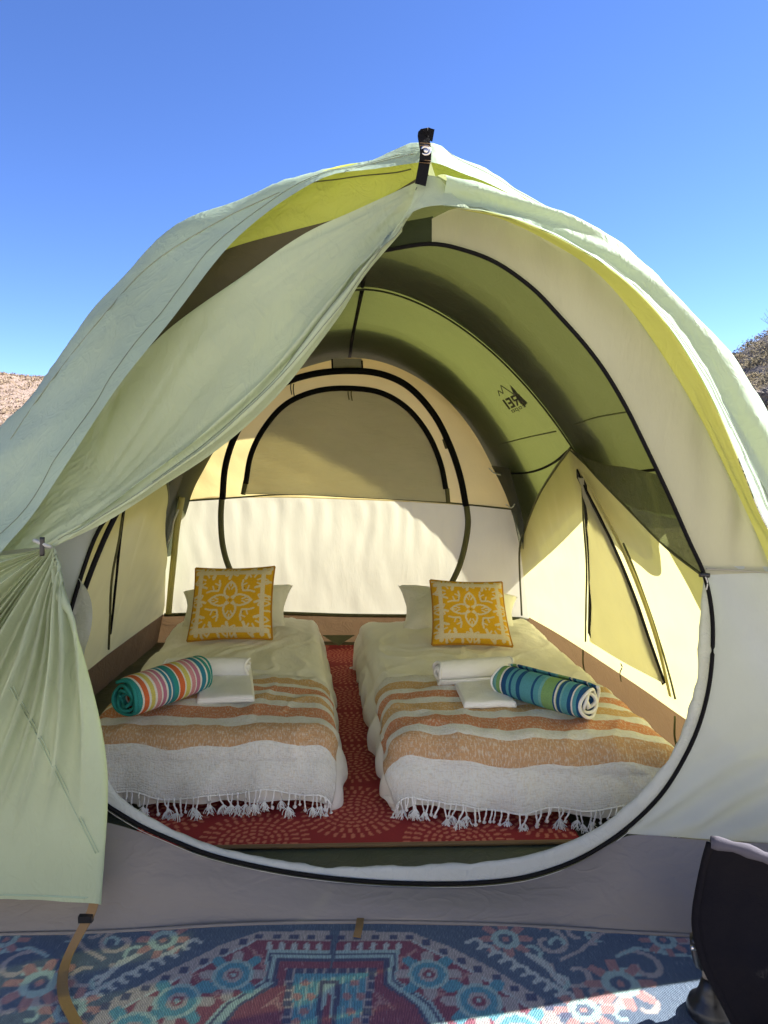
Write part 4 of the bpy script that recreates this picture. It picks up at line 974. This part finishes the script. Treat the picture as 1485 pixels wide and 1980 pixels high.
def mk_roll(pa, pb_, rad, mt, endm, lab, cat, turns=3.2, seed=0, grp=None, skew=0.0, squash=.9, inner=.2):
    ax = (pb_ - pa).normalized(); sd = ax.cross(Vector((0, 0, 1))).normalized(); up = sd.cross(ax)
    t = tag(empty('towel_roll', ((pa + pb_) / 2 - Vector((0, 0, rad * squash)))), lab, cat, grp)
    na, nl = 150, 46; g = []; gi = []
    L = (pb_ - pa).length
    def rr(th): return rad * (inner + (1 - inner) * (th / (2 * math.pi * turns)))
    for j in range(nl):
        s = j / (nl - 1); row = []
        for i in range(na):
            th = 2 * math.pi * turns * i / (na - 1); r = rr(th) * (1 + .03 * noise.noise(Vector((th * .8, s * 3, seed))) ) * (1 - .10 * abs(2 * s - 1) ** 10)
            k = min(1, th / (2 * math.pi * turns))
            endpull = (.006 * math.sin(th * 2.3 + seed)) * (1 if s in (0, 1) else 0)
            row.append(pa + ax * (L * s + endpull) + sd * (r * math.cos(th + .9 + skew * s)) + up * (r * math.sin(th + .9 + skew * s) * squash))
        g.append(row)
    o = grid_obj('rolled_cloth', g, mt, t, thick=.006)
    if endm:
        for s_ in (0, 1):
            row0 = g[0 if s_ == 0 else -1]; d = ax * (-.004 if s_ == 0 else .004)
            tube('rolled_edge', [p + d for p in row0[10:]], .006, endm, o, sides=6, up=ax)
    else:
        for s_ in (0, 1):
            row0 = g[0 if s_ == 0 else -1]; tube('rolled_edge', [p for p in row0[6:]], .007, mt if False else M['terry'], o, sides=6, up=ax)
    return t
TE, ORG, YEL, PNK, MAU, BLU, WHT = (.035, .26, .25), (.58, .135, .045), (.56, .50, .13), (.56, .25, .28), (.45, .17, .27), (.035, .20, .30), (.68, .68, .64)
seqL = []; pos = 0
for c, w in ((TE,.05),(WHT,.02),(ORG,.05),(WHT,.025),(YEL,.05),(WHT,.025),(PNK,.05),(WHT,.02),(MAU,.045),(WHT,.02),(BLU,.035),(WHT,.015),(BLU,.03),(TE,.05),(WHT,.015),(ORG,.065),(WHT,.02),(YEL,.055),(WHT,.02),(PNK,.05),(WHT,.015),(MAU,.05),(WHT,.02),(BLU,.06),(WHT,.02),(TE,.05),(WHT,.02)): seqL.append((pos, c)); pos += w
seqL = [(p / pos, c) for p, c in seqL]
NAV, CYA, GRN, AQ = (.018, .075, .20), (.09, .30, .36), (.20, .36, .14), (.16, .38, .40)
seqR = []; pos = 0
for c, w in ((NAV,.05),(CYA,.035),(WHT,.02),(NAV,.04),(CYA,.06),(AQ,.02),(NAV,.035),(GRN,.01),(WHT,.02),(NAV,.02),(GRN,.13),(AQ,.03),(CYA,.06),(NAV,.03),(CYA,.14),(NAV,.05),(CYA,.06),(NAV,.03),(CYA,.035),(NAV,.06),(WHT,.02),(GRN,.05),(AQ,.03)): seqR.append((pos, c)); pos += w
seqR = [(p / pos, c) for p, c in seqR]
m_rl = stripes_mat('towel_multicolour', seqL[:31], WHT); m_rr = stripes_mat('towel_blue_green', seqR[:31], WHT)
M['teal'] = fabric('towel_teal', TE, bump=.8, wr=90, rough=.95, spec=.05)
rr_ = .076; zt = BT + .028
def rollpts(a, b, r, q=.9): return Pz(*a, zt + r * q), Pz(*b, zt + r * q)
a_, b_ = rollpts((243,1352), (385,1303), rr_); mk_roll(a_, b_, rr_, m_rl, M['teal'], 'beach towel rolled up, striped orange, yellow, pink and teal', 'towel', 3.2, 1)
a_, b_ = rollpts((1138,1357), (972,1312), .070); mk_roll(a_, b_, .070, m_rr, M['terry'], 'beach towel rolled up, striped navy, turquoise and green', 'towel', 3.0, 5)
a_, b_ = rollpts((322,1292), (478,1291), .048); mk_roll(a_, b_, .048, M['terry'], None, 'white hand towel rolled up behind the multicoloured towel roll', 'towel', 2.6, 2)
a_, b_ = rollpts((848,1300), (985,1290), .055); mk_roll(a_, b_, .055, M['terry'], None, 'white hand towel rolled up against the blue towel roll', 'towel', 2.8, 3)
def mk_cloth(corners, th, lab, seed):
    t = tag(empty('washcloth', sum(corners, Vector()) / 4), lab, 'washcloth', 'folded white washcloths'); tl, tr_, br_, bl_ = corners
    for k in range(2):
        n = 26; g = []
        for j in range(n):
            row = []
            for i in range(n):
                u, v = i / (n - 1), j / (n - 1); ins = .012 * k
                p = bl_.lerp(br_, ins + u * (1 - 2 * ins)).lerp(tl.lerp(tr_, ins + u * (1 - 2 * ins)), ins * .6 + v * (1 - ins)); e = min(u, 1 - u, v, 1 - v)
                p.z += .004 + th * .52 * k + .0035 * noise.noise(p * 18 + Vector((seed, k * 3, 0))) + .006 * min(1, e * 9) ** .5
                row.append(p)
            g.append(row)
        o = grid_obj('folded_layer', g, M['terry'], t, thick=.011); o.modifiers[0].offset = 0
    return t
mk_cloth([Pz(388,1309,zt), Pz(486,1300,zt), Pz(492,1357,zt), Pz(381,1362,zt)], .016, 'folded white washcloth beside the multicoloured towel roll', 1)
mk_cloth([Pz(878,1325,zt), Pz(956,1318,zt), Pz(999,1368,zt), Pz(897,1370,zt)], .016, 'folded white washcloth beside the blue towel roll', 4)

# ------------------------------------------------------------------ patterned rug outside
bz = .006
nx, ny = 560, 190
bgx = np.linspace(-1.25, 1.45, nx); bgy = np.linspace(.85, 1.86, ny)
bgrid = [[Vector((x, y, bz + .003 * noise.noise(Vector((x * 5, y * 5, 2))) + .003)) for x in bgx] for y in bgy]
blue = grid_obj('patterned_rug', bgrid, attr_mat('blue_rug_weave', 95, bump=.6), thick=.004)
XY = np.array([(p.x, p.y) for r in bgrid for p in r]); X, Y = XY[:, 0], XY[:, 1]
cols = np.empty((len(X), 3)); BL, BG, BU, TL, TQ, PK, DK, LT = (.040, .080, .130), (.30, .27, .25), (.17, .030, .055), (.24, .36, .34), (.045, .22, .28), (.30, .15, .14), (.030, .045, .10), (.34, .38, .36)
cols[:] = BL
cx0 = Pz(639, 1900, 0).x
def zz(zx, zy): p = Pz(200 + zx * .5387, 1750 + zy * .5387, 0); return (p.x, p.y)
def both(fn, pts, *a):
    fn(cols, X, Y, pts, *a); fn(cols, X, Y, [(2 * cx0 - x, y) for x, y in pts], *a)
def S_(zpts, w, c): both(stroke, [zz(*p) for p in zpts], w, c)
def F_(zpts, c): both(fillp, [zz(*p) for p in zpts], c)
cxz = 815
# outer ground: scrolls, curls, blossoms
rgx = random.Random(11)
def curl(x, y, r, a0, turns, w, c, sgn=1):
    pts = []
    for k in range(22):
        t = k / 21; a = a0 + sgn * turns * 2 * math.pi * t; q = r * (1 - .75 * t); pts.append((x + q * math.cos(a), y + q * math.sin(a)))
    both(stroke, pts, w, c)
for (zx, zy, r, a0, sg) in ((60,150,.050,2.0,1), (-60,260,.055,.5,-1), (-180,330,.05,3,1), (-40,120,.045,4,-1), (-300,240,.055,1,1), (-150,90,.05,2.4,-1), (-330,380,.05,0,1), (-420,130,.05,3,-1)):
    x, y = zz(zx, zy); curl(x, y, r, a0, .85, .013, BG, sg); curl(x + .05, y - .03, r * .55, a0 + 2, .6, .010, TL, -sg)
S_([(-20,300),(60,220),(130,190),(60,230),(20,260),(-30,280)], .012, LT); S_([(-300,60),(-200,75),(-120,120),(-60,180),(0,210)], .010, BG); S_([(-480,200),(-380,190),(-260,170),(-200,200)], .010, TL)
S_([(-520,130),(-400,110),(-330,60),(-240,55),(-100,20)], .014, TL)
for zx, zy, k in ((215,140,1), (-230,300,1.2), (-120,395,1), (-350,140,.9), (120,60,.7)):
    x, y = zz(zx, zy)
    for a in range(8): both(stroke, [(x, y), (x + .055 * k * math.cos(a * .785), y + .055 * k * math.sin(a * .785))], .020 * k, PK)
    for xx in (x, 2 * cx0 - x): disc(cols, X, Y, (xx, y), .034 * k, TL); disc(cols, X, Y, (xx, y), .018 * k, BL); disc(cols, X, Y, (xx, y), .008 * k, PK)
for k in range(9):          # hooked leaves along the medallion edge
    x, y = zz(290 - 45 * k + 60, 150 + 24 * k); both(stroke, [(x, y), (x - .018, y + .012), (x - .032, y + .004), (x - .034, y - .012)], .011, LT)
# medallion
F_([(cxz,105),(560,112),(420,160),(230,252),(40,350),(-80,470),(-200,700),(cxz,700)], BG)
F_([(cxz,142),(545,142),(440,190),(250,285),(70,385),(-30,500),(-100,700),(cxz,700)], BU)
for k in range(9):
    for base, dx, dy in (((560,130), 62, 0), ((500,150), -70, 33)):
        zx, zy = base[0] + dx * k, base[1] + dy * k
        if zx > cxz + 5 or zy > 460: continue
        x, y = zz(zx, zy)
        for xx in (x, 2 * cx0 - x): fillp(cols, X, Y, [(xx - .010, y - .010), (xx + .010, y - .010), (xx + .010, y + .010), (xx - .010, y + .010)], DK)
S_([(545,146),(440,194),(250,289),(70,389)], .007, LT)
for k in range(9): S_([(520 + 9 * k, 165 + 6 * k), (560 + 4 * k, 215 + 9 * k)], .003, PK)
for k in range(10): S_([(310 + 16 * k, 255 - 0 * k + 4 * k), (380 + 10 * k, 330 + 6 * k)], .003, PK)
for k in range(11): S_([(595 + 45 * k, 158), (595 + 45 * k, 170)], .014, LT) if 595 + 45 * k <= cxz else None
# stepped turquoise frame
F_([(cxz,178),(588,178),(575,285),(425,372),(330,480),(330,700),(cxz,700)], TL)
S_([(cxz,192),(600,192),(588,288),(445,372),(360,470)], .006, DK)
F_([(cxz,205),(618,205),(606,298),(480,375),(400,470),(400,700),(cxz,700)], DK)
F_([(cxz,218),(634,218),(622,303),(492,378),(420,470),(420,700),(cxz,700)], BU)
for k in range(8): S_([(560 + 9 * k, 395 - 8 * k), (640, 330 + 14 * k)], .003, PK)
F_([(cxz,240),(655,240),(632,700),(cxz,700)], BG); F_([(cxz,262),(685,262),(668,700),(cxz,700)], TQ)
for k in range(6):
    x, y = zz(670 + 36 * k, 252)
    if 670 + 36 * k < cxz + 4:
        for xx in (x, 2 * cx0 - x): fillp(cols, X, Y, [(xx - .009, y - .007), (xx + .009, y - .007), (xx + .009, y + .007), (xx - .009, y + .007)], DK)
for k in range(9):
    x, y = zz(667 - k * 2, 275 + 32 * k)
    for xx in (x, 2 * cx0 - x): fillp(cols, X, Y, [(xx - .008, y - .010), (xx + .008, y - .010), (xx + .008, y + .010), (xx - .008, y + .010)], DK)
for k in range(14): S_([(700 + 10 * k, 275), (690 + 11 * k, 420)], .003, TL) if k % 2 else None
F_([(cxz,285),(778,285),(765,350),(765,700),(cxz,700)], DK); F_([(cxz,300),(792,300),(785,350),(780,700),(cxz,700)], TL); F_([(cxz,330),(800,350),(795,700),(cxz,700)], BU)
for zx, zy in ((725,295),(695,345),(742,345),(720,400),(690,440)):
    x, y = zz(zx, zy)
    for xx in (x, 2 * cx0 - x): disc(cols, X, Y, (xx, y), .010, PK)
# blossoms in the medallion corners
for zx, zy, k in ((465,266,1), (265,362,1.08), (100,470,1.1)):
    x, y = zz(zx, zy)
    for a in range(8):
        q = a * math.pi / 4; both(stroke, [(x, y), (x + .062 * k * math.cos(q), y + .062 * k * math.sin(q))], .026 * k, BG if a % 2 == 0 else TQ)
    for xx in (x, 2 * cx0 - x): disc(cols, X, Y, (xx, y), .046 * k, TL); disc(cols, X, Y, (xx, y), .037 * k, TQ); disc(cols, X, Y, (xx, y), .022 * k, BG); disc(cols, X, Y, (xx, y), .013 * k, BU); disc(cols, X, Y, (xx, y), .006 * k, TL)
cols = cols * 1.3 + .06 + .06 * cols.mean(axis=1, keepdims=True)
dye(blue, cols)
tag(blue, 'blue outdoor rug with oriental medallion pattern in front of the tent', 'rug')

# ------------------------------------------------------------------ camp chair
ch = tag(empty('camp_chair', (.90, 1.30, 0)), 'low black fabric camp chair with a tan tubular leg on the blue rug', 'chair')
le = cr(PL((1374,1630,1.44),(1357,1700,1.42),(1346,1790,1.38),(1362,1860,1.34),(1392,1920,1.31),(1425,1985,1.28)), 34)
bk_g = []
for j, p in enumerate(le):
    v = j / 33; row = []
    for i in range(40):
        u = i / 39; sag = (.018 * math.sin(min(1, u * 6) * math.pi / 2) - .17 * u * (1.0 - .45 * u)) * (1 - v)
        row.append(p + Vector((.50 * u * (1 - .1 * v), -.06 * math.sin(u * math.pi) - .03 * u, sag)))
    bk_g.append(row)
cbk = crumple(.007, 7, 71)
bk_g = displace(bk_g, lambda p, u, v: cbk(p, u, v) + .0015 * math.sin(u * 60 + 2 * v), 0)
back = grid_obj('backrest', bk_g, M['blackfab'], ch, thick=.012)
tube('padded_edge', [p + Vector((0, 0, .002)) for p in bk_g[0]], lambda s: .013 + .002 * math.sin(s * 60), M['greypile'], back, sides=10)
tube('side_binding', [r[0] for r in bk_g], .009, M['blackfab'], back, sides=8)
seat_f = [Vector((le[-1].x + .06, .88, .20)), Vector((le[-1].x + .28, .86, .16)), Vector((le[-1].x + .50, .88, .20))]
grid_obj('seat', loft([[bk_g[-1][0] + Vector((.01, -.01, .005)), bk_g[-1][20] + Vector((0, -.01, -.01)), bk_g[-1][39] + Vector((0, -.01, .005))], seat_f], 24, 14), M['blackfab'], ch, thick=.01)
def foot(c, s=1.0):
    vs, fs = disc_mesh(Vector((c.x, c.y, .012)), Vector((0, 0, 1)), [(.044*s, 0), (.047*s, .012), (.043*s, .026), (.030*s, .036), (.024*s, .055), (.019*s, .075), (.010*s, .078)])
    raw('foot', vs, fs, M['plastic'], ch, True)
for k, (a, b) in enumerate(((Pz(1374,1945,.03), P(1362,1800,1.40)), (Vector((1.14, 1.42, .03)), Vector((1.16, 1.40, .40))), (Vector((.72, .92, .03)), Vector((.73, .90, .19))), (Vector((1.12, .92, .03)), Vector((1.14, .90, .19))))):
    tube('leg', [b, b.lerp(a, .5), a], .0115, M['tubepaint'], ch, n=10, sides=12); foot(a)
tube('cross_brace', [P(1352,1800,1.40), Vector((.9, 1.43, .12)), Vector((1.14, 1.42, .05))], .010, M['plastic'], ch, n=10, sides=10)
tube('leg_joint', PL((1350,1812,1.385),(1352,1835,1.39),(1358,1862,1.40)), .017, M['plastic'], ch, n=8, sides=10)
tube('joint_rivet', PL((1336,1832,1.375),(1344,1833,1.375),(1352,1834,1.38)), .005, M['steel'], ch, n=5, sides=8)
